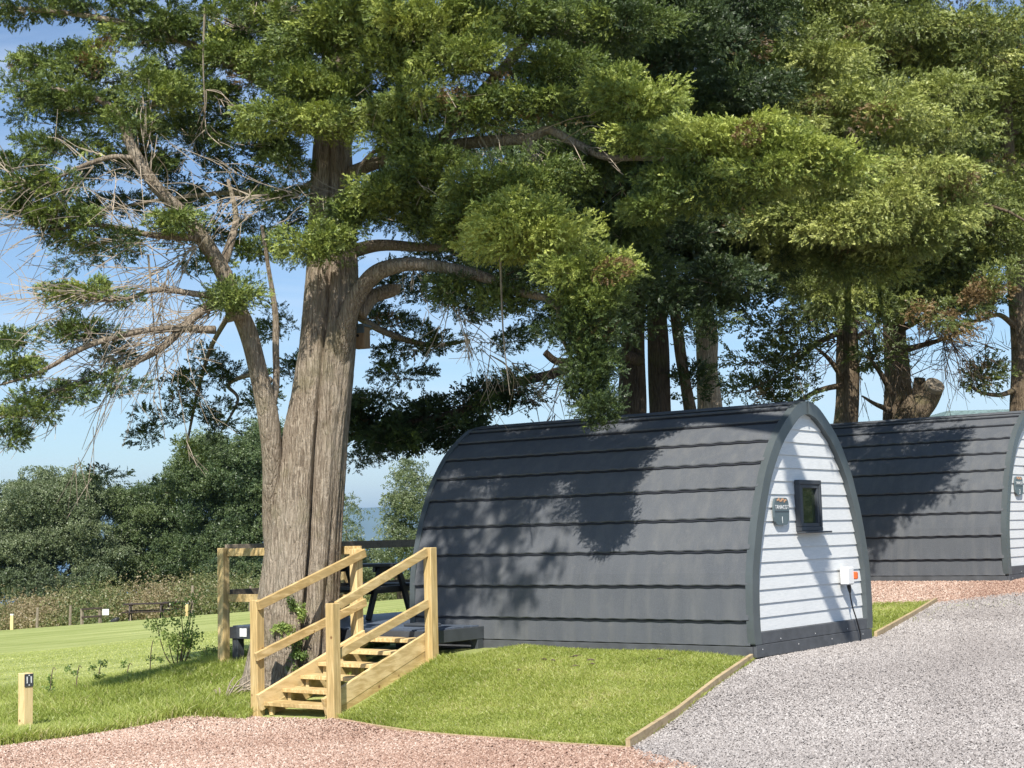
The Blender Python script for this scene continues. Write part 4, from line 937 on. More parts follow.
sprays(K, [(170, 260, 17), (160, 330, 17), (190, 420, 17.2)], 22, .6, .5, (0, 0, -.7))
for lst in ([(205, 5, 17.4), (203, 60, 17.4), (206, 130, 17.4)], [(148, 255, 17), (152, 300, 17), (158, 380, 17), (165, 440, 17)], [(530, 150, 16.8), (556, 185, 16.8), (570, 200, 16.7)], [(500, 240, 16.4), (503, 330, 16.5), (510, 395, 16.5)]):
    K.sprig(pp(lst), .016, .004)
K.br.add(*K_trunk); K.br.build('trunk', M_BARK, TREE, smooth=True)
W_.add(np.concatenate(K.tw.v), K.tw.f); K.tw = W_
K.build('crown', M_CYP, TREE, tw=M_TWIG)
# ivy climbing the trunk
IV = Crown(5)
for (x, y, rx, rz, nb, tn) in [(283, 628, 11, 12, 9, .8), (293, 640, 10, 10, 8, .7), (302, 615, 4, 14, 6, .9), (297, 655, 8, 14, 8, .25), (290, 668, 8, 8, 6, .2), (291, 605, 3, 12, 4, .1)]:
    Pd(IV, x, y, 17.72, rx, rz, nb, 3, .055, tn, dep=.3, lump=.03, twigs=0, dead=0)
iv = IV.build('ivy', M_SHRUB, None, T_LEAF); tag(iv, 'fresh green ivy sprouting low on the big cypress trunk', 'ivy')
# nest box
nb_c = at(361, 338, 18.35 + DOFF)
nbx = empty('nest_box', nb_c, 'small wooden nest box with blue-grey felt roof on the big cypress trunk', 'nest box')
ax = np.array([.93, -.36, 0]); ay = np.array([.36, .93, 0])
m = MB(); m.box(nb_c, ax, ay, UP, .085, .085, .13, .004); bx_ = m.build('box', M_BOX, nbx)
m = MB(); m.box(nb_c + UP * .145 - ay * .02, ax, ay, UP + ay * -.12, .105, .115, .015, .004); m.box(nb_c + UP * .10 - ay * .092, ax, ay, UP, .09, .008, .05, .002); m.build('roof', M_FELT, nbx)
m = MB(); m.tube([nb_c - ay * .086 + UP * .02, nb_c - ay * .092 + UP * .02], .018, 12); m.build('entrance_hole', M_BLACK, bx_)
m = MB(); m.bar(nb_c + UP * .02 - ax * .05, nb_c + UP * .02 - ax * .20, .05, .05); m.build('bracket', M_BOX, nbx)

DOFF = 0.0
# ---------------------------------------------------------------- cypresses behind the pods
def back_tree(seed, path, r0, r1, label, zlo, ztop, Lb, tint, mat=M_CYP2, bark=M_BARK2, tops=None, azr=(0, 6.28), dens=1.0, extra=None, name='cypress_tree', sz=.30):
    base = at(*path[0]); base[2] = z1(base[0], base[1])
    T = empty(name, base, label, 'tree')
    pts = [base - UP * .2] + [at(*q) for q in path]
    top = pts[-1]; pts.append(np.array([top[0], top[1], ztop]))
    m = MB(); Q = smooth_path(pts, 10); m.tube(Q, np.linspace(r0, r1, len(Q)), 28, True, .06, seed)
    C = Crown(seed); r = C.r; C.br = m
    z_ = zlo
    while z_ < ztop:
        f_ = (z_ - zlo) / (ztop - zlo); ln = Lb * (1 - .55 * f_ ** 1.5) * r.uniform(.75, 1.15)
        for k in range(3):
            a = r.uniform(*azr)
            i = int(np.argmin(abs(Q[:, 2] - z_))); o = Q[i]
            d = np.array([math.cos(a), math.sin(a), 0]); l_ = ln * r.uniform(.7, 1.15)
            P = [o, o + d * l_ * .4 + UP * (.10 * l_), o + d * l_ * .75 + UP * (.08 * l_), o + d * l_ + UP * (-.08 * l_)]
            C.limb(P, .06, .015, 3, 5)
            for g in ((.45, .75), (.72, .85), (1.0, .7)):
                c = o + d * l_ * g[0] + UP * (.12 * l_ * (1 - g[0]) + r.normal(0, .12)); q = g[1] * r.uniform(.75, 1.2)
                C.pad(c + r.normal(0, .2, 3) * [1, 1, .3], (q * 1.15, q * 1.15, q * .30), int((12 if 1.39 + c[1] * .37 > c[2] else 5) * dens), 17, sz * .56, np.clip(tint + r.normal(0, .1), 0, 1), twigs=.25, lump=.20, droop=.9)
        if r.random() < .5: c = o + d * l_ * .95 - UP * r.uniform(.4, .9); C.pad(c, (.4, .4, .5), 8, 15, sz * .55, tint, lump=.16, droop=1)
        z_ += .68
    if extra: extra(C, T)
    C.br.build('trunk', bark, T, smooth=True); C.build('crown', mat, T, T_CYPB, M_TWIG2)
    return T
def e1(C, T):
    C.limb(pp([(640, 360, 23.6), (600, 352, 22.8), (560, 372, 22.2), (510, 385, 21.8), (470, 408, 21.6), (400, 425, 21.5), (360, 436, 21.4)]), .10, .025, 6, 8)
    C.limb(pp([(610, 300, 23.6), (588, 352, 22.8), (560, 362, 22.4), (545, 352, 22.3)]), .08, .05, 6, 8)
    for (x, y, rx, rz, nb) in [(380, 432, 30, 12, 16), (410, 440, 34, 11, 16), (445, 418, 38, 12, 18), (490, 398, 32, 9, 10), (355, 420, 22, 16, 10), (520, 392, 24, 8, 6), (455, 440, 24, 8, 8)]:
        Pd(C, x, y, 21.8, rx, rz, int(nb * 1.3), 7, .22, .15, lump=.14, rise=.35, twigs=.6)
    for (x, y, rx, rz, nb) in [(650, 60, 60, 40, 40), (700, 40, 50, 40, 34), (640, 180, 50, 40, 34), (680, 230, 50, 34, 30), (630, 260, 36, 30, 22), (660, 120, 60, 40, 36), (600, 40, 50, 40, 30), (590, 130, 40, 30, 20), (660, 300, 44, 22, 22), (620, 330, 24, 20, 12), (740, 90, 50, 30, 26), (720, 280, 34, 18, 14), (700, 330, 22, 12, 8)]:
        Pd(C, x, y, 22.6, rx, rz, nb, 14, .17, .3, lump=.2, twigs=.2)
    sprays(C, [(600, 355, 22.8), (560, 372, 22.2), (510, 385, 21.8)], 30, .8, .5, (0, 0, -.3), .014)
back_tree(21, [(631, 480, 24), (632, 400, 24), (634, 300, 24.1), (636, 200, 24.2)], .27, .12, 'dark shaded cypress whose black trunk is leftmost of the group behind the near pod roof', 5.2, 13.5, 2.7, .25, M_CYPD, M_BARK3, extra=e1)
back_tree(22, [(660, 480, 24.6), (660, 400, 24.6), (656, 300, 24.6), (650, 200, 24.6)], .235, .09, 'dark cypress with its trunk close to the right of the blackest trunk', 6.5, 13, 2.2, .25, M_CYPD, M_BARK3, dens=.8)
def bare(path, r0, r1, label, name='cypress_tree', seed=3, fol=()):
    base = at(*path[0]); base[2] = z1(base[0], base[1]); T = empty(name, base, label, 'tree')
    Q = smooth_path([base - UP * .2] + [at(*q) for q in path], 10); m = MB(); m.tube(Q, np.linspace(r0, r1, len(Q)), 26, True, .07, seed)
    C = Crown(seed); C.br = m
    for (x, y, D, rx, rz, nb, tn) in fol: Pd(C, x, y, D, rx, rz, nb, 7, .26, tn, lump=.18)
    C.limb([Q[-1], Q[-1] + [0, .3, .8], Q[-1] + [.1, .5, 1.8]], r1 * .9, .03)
    C.br.build('trunk', M_BARK2 if seed != 5 else M_BARK, T, smooth=True); C.build('crown', M_CYPD, T, T_CYPB, M_TWIG2)
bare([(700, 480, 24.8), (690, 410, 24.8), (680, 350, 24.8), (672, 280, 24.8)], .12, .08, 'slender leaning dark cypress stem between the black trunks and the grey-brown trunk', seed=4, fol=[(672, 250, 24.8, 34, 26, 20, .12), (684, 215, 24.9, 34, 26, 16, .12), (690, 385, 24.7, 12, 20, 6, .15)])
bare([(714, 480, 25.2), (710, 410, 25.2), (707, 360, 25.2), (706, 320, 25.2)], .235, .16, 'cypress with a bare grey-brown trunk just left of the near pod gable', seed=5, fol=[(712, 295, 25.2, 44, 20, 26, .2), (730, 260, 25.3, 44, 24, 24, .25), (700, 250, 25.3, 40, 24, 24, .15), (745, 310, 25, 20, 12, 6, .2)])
def e5(C, T):
    for (x, y, D, rx, rz, nb, tn) in [(790, 130, 23, 44, 14, 24, .85), (840, 175, 22.5, 50, 16, 28, .9), (885, 200, 22.3, 40, 16, 22, .85), (850, 225, 22.5, 50, 18, 28, .75), (810, 215, 22.6, 40, 18, 22, .7), (920, 170, 22.5, 44, 14, 22, .85), (890, 115, 22.5, 50, 15, 24, .8), (850, 100, 23, 50, 14, 22, .75), (765, 225, 23, 40, 14, 18, .6), (930, 220, 22.6, 40, 15, 18, .8), (830, 262, 23.4, 36, 22, 20, .5), (870, 262, 23.4, 30, 18, 16, .6), (790, 250, 23.6, 30, 18, 14, .5), (830, 60, 23, 50, 16, 22, .7), (950, 90, 23, 40, 14, 18, .75), (905, 240, 22.8, 40, 16, 20, .6), (960, 200, 22.8, 36, 14, 16, .7)]:
        Pd(C, x, y, D, rx, rz, int(nb * 1.1), 26, .13, tn, lump=.17, droop=1.0)
    for lst in ([(846, 150, 30), (850, 130, 26), (860, 150, 23)], [(847, 215, 30), (850, 200, 26), (850, 205, 23)], [(846, 180, 30), (880, 160, 26), (910, 175, 22.8)]):
        C.limb(pp(lst), .09, .03)
    for (x, y, rx, rz, nb) in [(785, 330, 30, 12, 10), (760, 360, 22, 10, 7), (800, 350, 26, 12, 9), (745, 390, 20, 7, 5), (775, 400, 20, 8, 6), (765, 388, 16, 8, 5), (870, 355, 26, 12, 8), (820, 315, 34, 14, 14), (800, 375, 18, 8, 4)]:
        Pd(C, x, y, 29, rx, rz, nb, 6, .28, .18, lump=.2, rise=.3, twigs=.7)
    for lst in ([(845, 330, 30), (815, 345, 29.5), (785, 372, 29), (745, 392, 28.6)], [(846, 385, 30), (820, 390, 29.6), (790, 405, 29.3), (760, 412, 29)], [(850, 390, 30), (830, 360, 29.6), (812, 345, 29.3)], [(848, 345, 30), (875, 325, 29.6), (890, 320, 29.4)]):
        C.limb(pp(lst), .07, .015)
    sprays(C, [(845, 340, 30), (815, 345, 29.5), (785, 372, 29)], 36, 1.0, .5, None, .016)
    sprays(C, [(850, 330, 29.5), (880, 350, 29.3), (915, 370, 29)], 20, .9, .6, None, .014)
back_tree(25, [(838, 470, 30), (846, 420, 30), (848, 360, 30), (846, 280, 30), (845, 200, 30)], .30, .12, 'olive-green cypress with upright mossy trunk behind the apex of the near pod', 6.1, 14.5, 3.3, .62, extra=e5)
def e6(C, T):
    m = MB(); m.tube(smooth_path(pp([(900, 440, 30.2), (915, 412, 29.9), (925, 400, 29.8), (934, 386, 29.7)]), 5), np.linspace(.34, .20, 16), 18, True, .04, 3)
    stub = m.build('cut_limb', M_BARK2, T, smooth=True)
    m = MB(); a_, b_ = at(933.6, 387.5, 29.65), at(935, 385, 29.6); m.tube([a_, a_ + (b_ - a_) * 1.2], [.195, .19], 20); m.build('sawn_end', M_CUT, stub)
    m = MB(); m.tube(smooth_path(pp([(914, 410, 29.9), (918, 395, 29.9), (920, 378, 29.9)]), 5), np.linspace(.14, .11, 11), 12, True, .05); m.build('cut_limb', M_BARK2, T, smooth=True)
    for lst in ([(893, 395, 30), (880, 372, 29.8), (868, 355, 29.6), (880, 350, 29.4)], [(890, 410, 30), (875, 404, 29.8), (862, 396, 29.6)], [(905, 350, 30.2), (940, 340, 29.8), (965, 330, 29.6)], [(900, 330, 30), (940, 310, 29.5), (980, 300, 29)]):
        C.limb(pp(lst), .07, .015)
    for (x, y, rx, rz, nb, tn) in [(935, 285, 44, 22, 22, .5), (900, 300, 34, 16, 16, .3), (955, 260, 40, 22, 22, .7), (985, 250, 30, 20, 14, .6), (935, 250, 44, 20, 20, .35), (960, 300, 24, 22, 10, .05), (975, 280, 20, 16, 8, .05)]:
        Pd(C, x, y, 29.2, rx, rz, nb, 7, .28, tn, lump=.18)
    for (x, y, rx, rz, nb, tn, dd) in [(835, 292, 16, 22, 9, .55, 0), (862, 285, 14, 18, 7, .6, 0), (815, 285, 18, 16, 8, .5, 0), (880, 300, 14, 20, 7, .45, 0), (905, 305, 20, 16, 8, .4, .2), (930, 312, 16, 16, 7, .4, .3), (950, 318, 12, 18, 6, .3, .6), (972, 300, 12, 22, 7, .3, .6), (990, 285, 14, 18, 6, .5, .1), (850, 310, 10, 14, 4, .5, .1), (795, 285, 20, 14, 8, .45, 0), (1005, 275, 16, 14, 6, .6, 0)]:
        Pd(C, x, y, 27.6, rx, rz, nb, 18, .15, tn, lump=.13, droop=1.2, dead=dd)
    sprays(C, [(820, 300, 28.5), (860, 320, 28.5), (900, 325, 28.5), (940, 320, 28.5)], 40, .7, .6, (0, 0, -.5), .012)
    sprays(C, [(915, 300, 29.8), (945, 330, 29.6), (955, 350, 29.5)], 40, .9, .5, (.3, 0, -.5), .012)
    sprays(C, [(910, 380, 30), (915, 350, 30), (930, 340, 29.8)], 24, .7, .6, None, .012)
back_tree(26, [(898, 480, 30.6), (898, 430, 30.6), (897, 370, 30.5), (892, 280, 30.4), (888, 200, 30.3)], .36, .14, 'cypress with thick mossy trunk and a sawn-off limb behind the second pod roof', 6.2, 15, 3.4, .6, extra=e6)
def e7(C, T):
    for lst in ([(1018, 330, 31), (1000, 315, 30.6), (980, 320, 30.3), (965, 322, 30)], [(1018, 388, 31), (1000, 395, 30.6), (980, 392, 30.3), (968, 384, 30)]):
        C.limb(pp(lst), .07, .015)
    for (x, y, rx, rz, nb, tn) in [(985, 372, 14, 12, 7, .2), (978, 382, 16, 7, 6, .2), (985, 215, 34, 20, 20, .7), (1005, 250, 30, 20, 16, .6), (975, 305, 24, 8, 6, .3)]:
        Pd(C, x, y, 30.2, rx, rz, nb, 6, .26, tn, lump=.15)
    sprays(C, [(1018, 350, 31), (990, 350, 30.6), (965, 345, 30.3)], 26, .8, .5, None, .012)
back_tree(27, [(1021, 480, 31), (1021, 420, 31), (1020, 340, 31), (1014, 240, 31), (1008, 160, 31)], .26, .12, 'cypress with dark trunk at the right edge of the picture behind the second pod', 7.3, 11.6, 2.3, .65, dens=.8, extra=e7)
back_tree(28, [(1023, 480, 37), (1022, 400, 37), (1019, 300, 37)], .3, .12, 'olive cypress furthest back, directly behind the trunk at the right edge', 8.2, 11.6, 2.4, .6, dens=.7)
back_tree(29, [(843, 480, 35), (847, 400, 35), (849, 300, 35)], .26, .12, 'olive cypress furthest back, directly behind the upright mossy trunk', 8.4, 15.5, 3.6, .5)

# ---------------------------------------------------------------- broadleaf trees and hedge at the far side of the lawn
def broad(seed, x, ybase, D, blobs, label, mat, trunks, size=.5, name='hedge_tree', cat='tree', group=None):
    base = on(x, ybase, D); T = empty(name, base, label, cat, group); C = Crown(seed)
    m = MB()
    for lst, r0 in trunks:
        P = [at(*q) for q in lst]; P[0][2] = min(P[0][2], z1(P[0][0], P[0][1]) - .1); Q = smooth_path(P, 6); m.tube(Q, np.linspace(r0, r0 * .35, len(Q)), 8, True, .05, seed)
    m.build('trunk', M_BARK2, T, smooth=True)
    for (bx, by, rx, rz, nb, tn) in blobs:
        Pd(C, bx, by, D + C.r.uniform(-1.5, 1.5), rx, rz, int(nb * .95), 15, size * .38, tn, lump=size * .9, rise=.1, droop=.1, twigs=.1)
    C.build('crown', mat, T, T_LEAF, M_TWIG2); return T
def fill_blobs(r, lst):
    out = []
    for (x, y, rx, rz, n, tn) in lst:
        for k in range(n):
            a = r.uniform(0, 6.28); q = math.sqrt(r.random())
            out.append((x + rx * q * math.cos(a), y + rz * q * math.sin(a), rx * .34, rx * .24, 10, np.clip(tn + r.normal(0, .12), 0, 1)))
    return out
r_ = np.random.default_rng(5)
broad(31, 45, 606, 82, fill_blobs(r_, [(40, 525, 50, 42, 26, .6), (70, 500, 40, 28, 16, .65), (15, 560, 36, 34, 16, .5), (85, 545, 34, 34, 14, .5), (-25, 530, 40, 50, 16, .5), (105, 565, 20, 20, 6, .4), (30, 590, 46, 10, 9, .3), (85, 588, 30, 10, 6, .3)]), 'grey-green rounded tree at the far left of the hedge', M_LEAF,
      [([(30, 606, 82), (35, 585, 82), (50, 550, 82)], .3), ([(35, 596, 82), (60, 580, 82), (85, 560, 82)], .2), ([(75, 590, 82), (85, 575, 82), (95, 560, 82), (110, 545, 82)], .16)], .55)
broad(32, 150, 604, 84, fill_blobs(r_, [(150, 545, 36, 34, 18, .5), (140, 575, 34, 22, 14, .4), (170, 510, 28, 30, 12, .55), (125, 520, 20, 26, 7, .6), (180, 575, 30, 20, 12, .35)]), 'mid-green bushy tree in the middle of the far hedge', M_LEAFD,
      [([(150, 604, 84), (152, 580, 84), (150, 550, 84)], .25), ([(175, 600, 84), (178, 580, 84), (180, 560, 84)], .14)], .55)
broad(33, 235, 602, 80, fill_blobs(r_, [(225, 480, 42, 34, 24, .5), (255, 500, 34, 44, 18, .5), (215, 530, 34, 30, 14, .45), (240, 570, 36, 24, 16, .35), (205, 470, 26, 28, 10, .6), (260, 450, 26, 20, 8, .45)]), 'tall dark green tree showing left of the big cypress trunk', M_LEAFD,
      [([(222, 602, 80), (220, 575, 80), (218, 540, 80)], .16), ([(235, 602, 80), (236, 570, 80), (240, 530, 80)], .16), ([(208, 602, 80), (206, 575, 80), (205, 550, 80)], .12), ([(255, 602, 80), (254, 575, 80), (250, 540, 80)], .14)], .55)
broad(34, 402, 596, 56, [(405, 500, 16, 22, 12, .65), (398, 520, 20, 22, 14, .6), (412, 540, 22, 26, 16, .55), (425, 505, 16, 30, 12, .5), (408, 478, 8, 12, 6, .7), (430, 560, 26, 26, 14, .5), (385, 555, 12, 14, 7, .5), (412, 470, 5, 10, 4, .7), (395, 540, 16, 18, 9, .6)], 'slim grey-green tree between the big trunk and the near pod', M_LEAF,
      [([(400, 597, 56), (398, 570, 56), (405, 520, 56)], .10), ([(404, 597, 56), (396, 580, 56), (385, 560, 56)], .08), ([(410, 597, 56), (404, 580, 56), (398, 565, 56)], .07)], .36)
broad(35, 350, 600, 60, [(355, 560, 22, 16, 12, .5), (340, 575, 24, 16, 12, .45), (365, 580, 22, 14, 12, .4), (350, 520, 7, 8, 4, .5), (346, 505, 8, 9, 5, .5), (372, 560, 14, 14, 7, .6), (322, 560, 20, 30, 10, .4), (345, 540, 9, 16, 5, .5)], 'low bushy tree behind the deck rail right of the big trunk', M_LEAF,
      [([(355, 600, 60), (352, 585, 60), (346, 530, 60)], .09)], .36, 'bush', 'bush')
broad(36, 470, 600, 66, [(470, 560, 30, 30, 12, .5), (440, 580, 26, 16, 12, .4), (500, 570, 34, 30, 14, .4)], 'green bush far behind the near pod', M_LEAFD, [([(470, 600, 66), (470, 560, 66)], .1)], .4, 'bush', 'bush')
broad(37, 1790, 560, 26, [(1790, 430, 120, 110, 40, .5), (1680, 470, 90, 80, 26, .5), (1900, 450, 100, 90, 30, .5), (1600, 500, 70, 60, 16, .5)], 'green tree standing beyond the right edge of the picture, mirrored in the pod window', M_LEAF, [([(1790, 560, 26), (1790, 450, 26)], .15)], .4)
# bracken bank
B = Crown(41); r = B.r
for k in range(1500):
    x = r.uniform(-40, 480); D = r.uniform(67, 78) + .0 * x
    yb = np.interp(x, [-40, 0, 100, 220, 480], [632, 628, 622, 605, 596])
    p = at(x, yb, D); gz = z1(p[0], p[1]); hh = (1.5 if 60 < x < 260 else 1.15) * r.uniform(.3, 1.1) * np.interp(D, [67, 69, 72], [.45, .8, 1.1])
    n = 50; P = np.array([p[0], p[1], gz + hh * .5]) + r.normal(0, 1, (n, 3)) * [.45, .45, hh * .28]
    tn = np.clip(.45 + .4 * math.sin(x * .05) * (1 if x < 170 else -.6) + r.normal(0, .2), 0, 1)
    if x > 195: tn *= .3
    B.P.append(P); B.U.append(r.normal(0, 1, (n, 3)) + [0, 0, .8]); B.D.append(r.normal(0, 1, (n, 3)) + [0, 0, .8]); B.S.append(r.uniform(.09, .20, n)); B.T.append(np.clip(tn + r.normal(0, .12, n), 0, 1))
br_ = B.build('bracken', M_BRACK, None, T_SMALL); tag(br_, 'brown and pink-tinged bracken bank along the far edge of the lawn', 'bracken', None, 'stuff')

# sapling and small plants on the bank
def sapling(seed, x, yb, D, h, label, name='sapling', spread=.32, n=9, tn=.55, size=.085):
    base = on(x, yb, D); T = empty(name, base, label, name.replace('_', ' ')); C = Crown(seed); r = C.r
    for k in range(n):
        a = r.uniform(0, 6.28); l_ = h * r.uniform(.5, 1.0); e = base + np.array([math.cos(a) * spread * r.uniform(.3, 1.1), math.sin(a) * spread * .7, l_])
        mdl = base + (e - base) * .5 + r.normal(0, .05, 3)
        C.limb([base, mdl, e], .013, .004, 4, 4)
        for q in range(4):
            f_ = r.uniform(.3, 1.0); c = base * (1 - f_) ** 2 + 2 * mdl * f_ * (1 - f_) + e * f_ ** 2
            C.pad(c + r.normal(0, .03, 3), (.11, .11, .09), 3, 1, size * .62, tn, twigs=.0, lump=.07, dead=0)
    C.br.build('stems', M_TWIG2, T); C.build('leaves', M_SHRUB, T, T_SMALL); return T
sapling(51, 178, 672, 21.8, 1.15, 'leafy green sapling growing on the bank left of the deck corner', n=8, spread=.5, tn=.8, size=.10)
sapling(52, 215, 664, 21.6, .34, 'low dark bush at the foot of the leftmost deck rail post', 'shrub', .2, 7, .1)
for i, (x, y, D, h, lab) in enumerate([(50, 705, 19.5, .42, 'thin weed stalk with drooping head, just right of the numbered post'), (76, 700, 19.5, .40, 'thin weed stalk midway between numbered post and sapling'), (98, 692, 20, .34, 'small leafy weed with bent frond on the bank'), (150, 676, 21.5, .5, 'tall thin weed stalk just left of the sapling'), (127, 680, 21, .25, 'short weed left of the tall thin stalk')]):
    b0_ = on(x, y, D); C = Crown(60 + i); T = empty('weed', b0_, lab, 'weed', 'weeds on the bank')
    e = b0_ + [.04, 0, h]; C.limb([b0_, b0_ + [.01, 0, h * .6], e, e + [.03, 0, -.03]], .008, .004, 3, 4)
    for q in range(4 if i in (2,) else 2): C.pad(b0_ + [C.r.normal(0, .05), 0, h * C.r.uniform(.3, 1)], (.05, .05, .04), 2, 2, .05, .3, twigs=0, lump=.02)
    C.br.build('stem', M_TWIG2, T); C.build('leaves', M_SHRUB, T, T_SMALL)
# fallen dead branch in the grass left of the trunk
fb = on(228, 672, 18.3); m = MB()
for k in range(14):
    a = fb + RNG.normal(0, .08, 3) * [1, 1, .2] + UP * .06; e = a + np.array([RNG.uniform(-.05, .5), RNG.normal(0, .15), RNG.uniform(.05, .28)])
    m.tube(smooth_path([a, (a + e) / 2 + [0, 0, .06], e], 3), np.linspace(.012, .003, 7), 4, False)
o = m.build('dead_branch', M_TWIG); tag(o, 'grey dead branch lying in the grass left of the big trunk', 'dead branch')

# ---------------------------------------------------------------- grass blades
def blades(name, poly_fn, n, lo, hi, mat, label, width=.006, tint=.5, zl=0.0):
    X, Y, keep = poly_fn(n); X, Y = X[keep], Y[keep]; k = len(X); Z = zt(X, Y) + zl
    h = RNG.uniform(lo, hi, k) * np.clip((46 - Y) / 14, .25, 1) * (1 + .35 * np.sin(X * 2.1) * np.sin(Y * 1.7)); a = RNG.uniform(0, 6.28, k); ln = RNG.normal(0, .45, (k, 2)) * h[:, None]
    P = np.stack([X, Y, Z], 1); S = np.stack([np.cos(a), np.sin(a), 0 * a], 1) * width
    mid = P + np.c_[ln * .35, h * .6]; tip = P + np.c_[ln, h * RNG.uniform(.75, 1, k)]
    V = np.stack([P - S, P + S, mid + S * .7, mid - S * .7], 1); V2 = np.stack([mid - S * .7, mid + S * .7, tip], 1)
    Vv = np.concatenate([V[:, :3].reshape(-1, 3), V[:, [0, 2, 3]].reshape(-1, 3), V2.reshape(-1, 3)])
    patch = .15 * np.sin(X * 1.3 + 1) * np.sin(Y * .9) + .14 * np.sin(X * 3.1 + np.sin(Y * 2)) * np.sin(Y * 3.7 + 2) + .08 * np.sin(X * 7.1 + 1) * np.sin(Y * 8.3)
    t_ = np.clip(tint + patch + RNG.normal(0, .16, k), 0, 1); t_[RNG.random(k) < .05] = 1
    o = arr_mesh(name, Vv, np.arange(len(Vv)).reshape(-1, 3), mat, tint=np.concatenate([t_, t_, t_])); tag(o, label, 'grass', None, 'stuff'); return o
def inpoly(X, Y, poly):
    c = np.zeros(len(X), bool); j = len(poly) - 1
    for i in range(len(poly)):
        xi, yi = poly[i]; xj, yj = poly[j]
        c ^= ((yi > Y) != (yj > Y)) & (X < (xj - xi) * (Y - yi) / (yj - yi + 1e-12) + xi); j = i
    return c
def region(poly, excl=()):
    xs_ = [p[0] for p in poly]; ys_ = [p[1] for p in poly]
    def f(n):
        X = RNG.uniform(min(xs_), max(xs_), n); Y = RNG.uniform(min(ys_), max(ys_), n); k = inpoly(X, Y, poly)
        for e in excl: k &= ~inpoly(X, Y, e)
        return X, Y, k
    return f
q = lambda s_, t_: tuple(L(s_, t_, 0)[:2])
under = [q(3.5, -1.15), q(3.5, -2.85), q(4.9, -2.85), q(4.9, -1.15)]
blades('mound_grass', region([(2.53, 16.72), (.90, 12.68), (-1.93, 16.66), q(3.55, -2.75), q(3.55, -1.1), q(3.1, -1.0), q(3.1, -.06), q(-.0, -.06)], [under]), 420000, .035, .085, M_BLADE, 'short bright green grass on the mound in front of the near pod', .005, .55)
bank = [(-9.5, 14.1), (-5.16, 15.45), (-4.2, 16.55), (-3.6, 17.38), (-3.0, 17.45), q(4.9, -2.7), q(4.9, -1.0), q(7.1, -1.0), q(7.1, 2), q(8.5, 2), (-4.7, 22.6), (-7.5, 21.6), (-10, 20)]
tb = [(TB[0] + .45 * math.cos(a), TB[1] + .45 * math.sin(a)) for a in np.linspace(0, 6.28, 12)]
blades('bank_grass', region(bank, [tb]), 420000, .06, .17, M_BLADE2, 'longer rougher grass on the bank left of the steps and around the big trunk', .006, .5)
blades('patch_grass', region([(4.34, 19.2), (6.28, 23.42), (4.4, 24.1), (2.8, 22)]), 90000, .03, .08, M_BLADE, 'small green grass patch between the two pods', .006, .5)
blades('mown_lawn_grass', region([(-10, 20), (-7.5, 21.6), (-4.7, 22.6), (-3.5, 22), (1, 30), (-2, 40), (-14, 40), (-14, 22)]), 90000, .010, .028, M_MOWN, 'close mown paler grass of the big lawn', .008, .45)
blades('drive_weeds', region([(5.6, 21.6), (7.4, 22.2), (7.6, 22.9), (6.2, 22.8)]), 900, .02, .05, M_BLADE2, 'sparse weeds coming through the grey gravel near the second pod', .006, .7)
blades('drive_weeds', region([(4.5, 18.6), (5.4, 20.6), (5.9, 21.6), (5.6, 21.7), (4.6, 19.5)]), 500, .02, .05, M_BLADE2, 'few thin weeds in the gravel along the grass patch edging', .006, .7)
# fallen bits on the mound
for k in range(9):
    s_, t_ = RNG.uniform(.4, 2.6), RNG.uniform(-1.8, -.3); p_ = L(s_, t_, 0); p_[2] = z1(p_[0], p_[1]) + .05; m = MB()
    for q_ in range(4):
        d_ = RNG.normal(0, .03, 3) * [1, 1, .2]; m.tube([p_ - d_, p_ + [0, 0, .01], p_ + d_], [.003, .007, .002], 5)
    if k == 0: lt = MB()
    for vv, ff in ((m.v, m.f),): lt.add(np.concatenate(vv), ff)
o = lt.build('fallen_twigs', M_TWIG2); tag(o, 'scattered small brown bits fallen on the mound grass', 'litter', None, 'stuff')
# tufts over the gravel edge and weeds in the drive
def tuftpts(n):
    X = RNG.uniform(-9, -3.0, n); Y = ytop(X, RED_TOP) + RNG.normal(-.03, .07, n); return X, Y, np.ones(n, bool)
blades('edge_grass', tuftpts, 12000, .05, .13, M_BLADE2, 'ragged grass spilling over the edge of the red gravel', .006, .5)

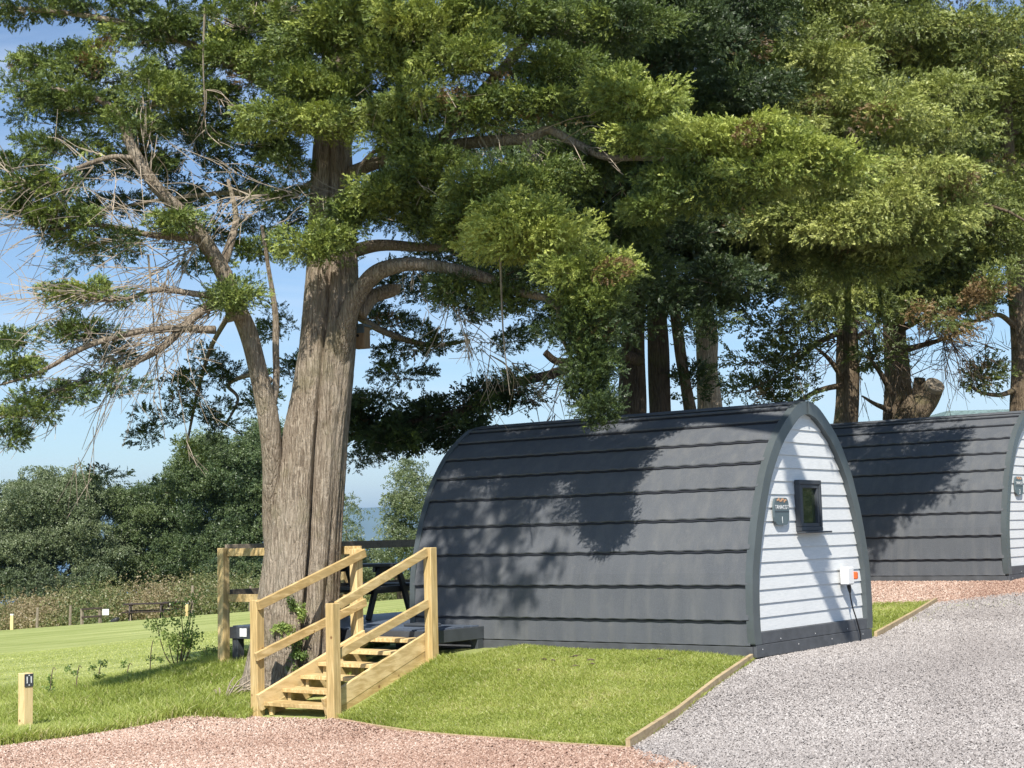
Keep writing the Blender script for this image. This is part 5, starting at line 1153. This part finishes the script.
# ---------------------------------------------------------------- loose stones
def stones(name, fn, n, s0, s1, mat, label):
    X, Y, keep = fn(n); X, Y = X[keep], Y[keep]; k = len(X); s = RNG.uniform(s0, s1, k)
    base = np.array([(1, 0, 0), (-1, 0, 0), (0, 1, 0), (0, -1, 0), (0, 0, 1), (0, 0, -.6)], float)
    Fo = np.array([(0, 2, 4), (2, 1, 4), (1, 3, 4), (3, 0, 4), (2, 0, 5), (1, 2, 5), (3, 1, 5), (0, 3, 5)])
    B_ = base[None] * RNG.uniform(.6, 1.25, (k, 6, 1)) * np.array([1, .85, .65]) + RNG.normal(0, .12, (k, 6, 3))
    a = RNG.uniform(0, 6.28, k); c, s_ = np.cos(a)[:, None], np.sin(a)[:, None]
    tl = RNG.normal(0, .35, (k, 1))
    V = np.stack([B_[..., 0] * c - B_[..., 1] * s_, B_[..., 0] * s_ + B_[..., 1] * c, B_[..., 2] + tl * B_[..., 0]], -1) * s[:, None, None] + np.stack([X, Y, zt(X, Y) + .022 + s * .2], 1)[:, None]
    F = (Fo[None] + (np.arange(k) * 6)[:, None, None]).reshape(-1, 3)
    t_ = np.clip(RNG.random(k) + .16 * np.sin(X * 1.1 + 2 * np.sin(Y * .6)) * np.sin(Y * .8 + 1) - .10 * np.exp(-((X - .34 * Y + .9) / .35) ** 2), 0, 1)
    o = arr_mesh(name, V.reshape(-1, 3), F, mat, tint=np.repeat(t_, 8)); tag(o, label, 'gravel', None, 'stuff')
def stone_mat(name, stops):
    m, nt, b = newmat(name); a = nt.nodes.new('ShaderNodeAttribute'); a.attribute_name = 'tint'
    nt.links.new(ramp(nt, a.outputs['Fac'], stops), b.inputs['Base Color']); b.inputs['Roughness'].default_value = .8; b.inputs['Specular IOR Level'].default_value = .3; return m
M_SG = stone_mat('grey_stones', [(0, (.225, .202, .192)), (.4, (.295, .268, .255)), (.75, (.365, .334, .318)), (1, (.48, .448, .428))])
M_SR = stone_mat('red_stones', [(0, (.23, .135, .10)), (.4, (.37, .24, .18)), (.75, (.48, .34, .27)), (1, (.62, .50, .42))])
def wedge(x0, x1, y0, y1, cond):
    def f(n):
        Y = np.sqrt(RNG.uniform(y0 ** 2, y1 ** 2, n)); U_ = RNG.uniform(x0, x1, n); X = U_ * Y; return X, Y, cond(X, Y)
    return f
gtop = lambda X: ytop(X, [(.9, 12.66), (2.549, 16.80), (4.285, 19.08), (4.6, 19.55), (6.3, 23.4), (8.2, 23.7), (12, 24.5)])
redx = lambda Y: np.interp(Y, [5, 10.6, 12.62], [2.4, 1.3, .88])
jit = lambda X: RNG.normal(0, .15, len(X))
stones('grey_stones', wedge(.0, .44, 9.0, 19.5, lambda X, Y: (Y < gtop(X)) & (X > np.where(Y < 12.62, redx(Y) + jit(X), .9)) & (X > .9)), 300000, .006, .0145, M_SG, 'loose grey chippings of the drive in front of the pods')
stones('grey_stones', wedge(.16, .44, 19.5, 24, lambda X, Y: Y < gtop(X)), 78000, .009, .019, M_SG, 'grey chippings further up the drive by the second pod')
stones('red_stones', wedge(-.36, .14, 9.8, 18.0, lambda X, Y: (Y < ytop(X, RED_TOP) - .02) & ((X < redx(Y) + jit(X)) | (Y > 12.6))), 190000, .007, .017, M_SR, 'loose pinkish red chippings of the path across the foreground')
stones('red_stones', wedge(.18, .36, 22.8, 27, lambda X, Y: (Y > ytop(X, [(4.4, 24.2), (6.3, 23.3), (8.2, 23.55), (16, 24.9)]) + jit(X)) & (((X - O2[0]) * D2[0] + (Y - O2[1]) * D2[1] < -.05) | ((X - O2[0]) * D1[0] + (Y - O2[1]) * D1[1] < -.08))), 50000, .010, .02, M_SR, 'pinkish red chippings in front of the second pod')
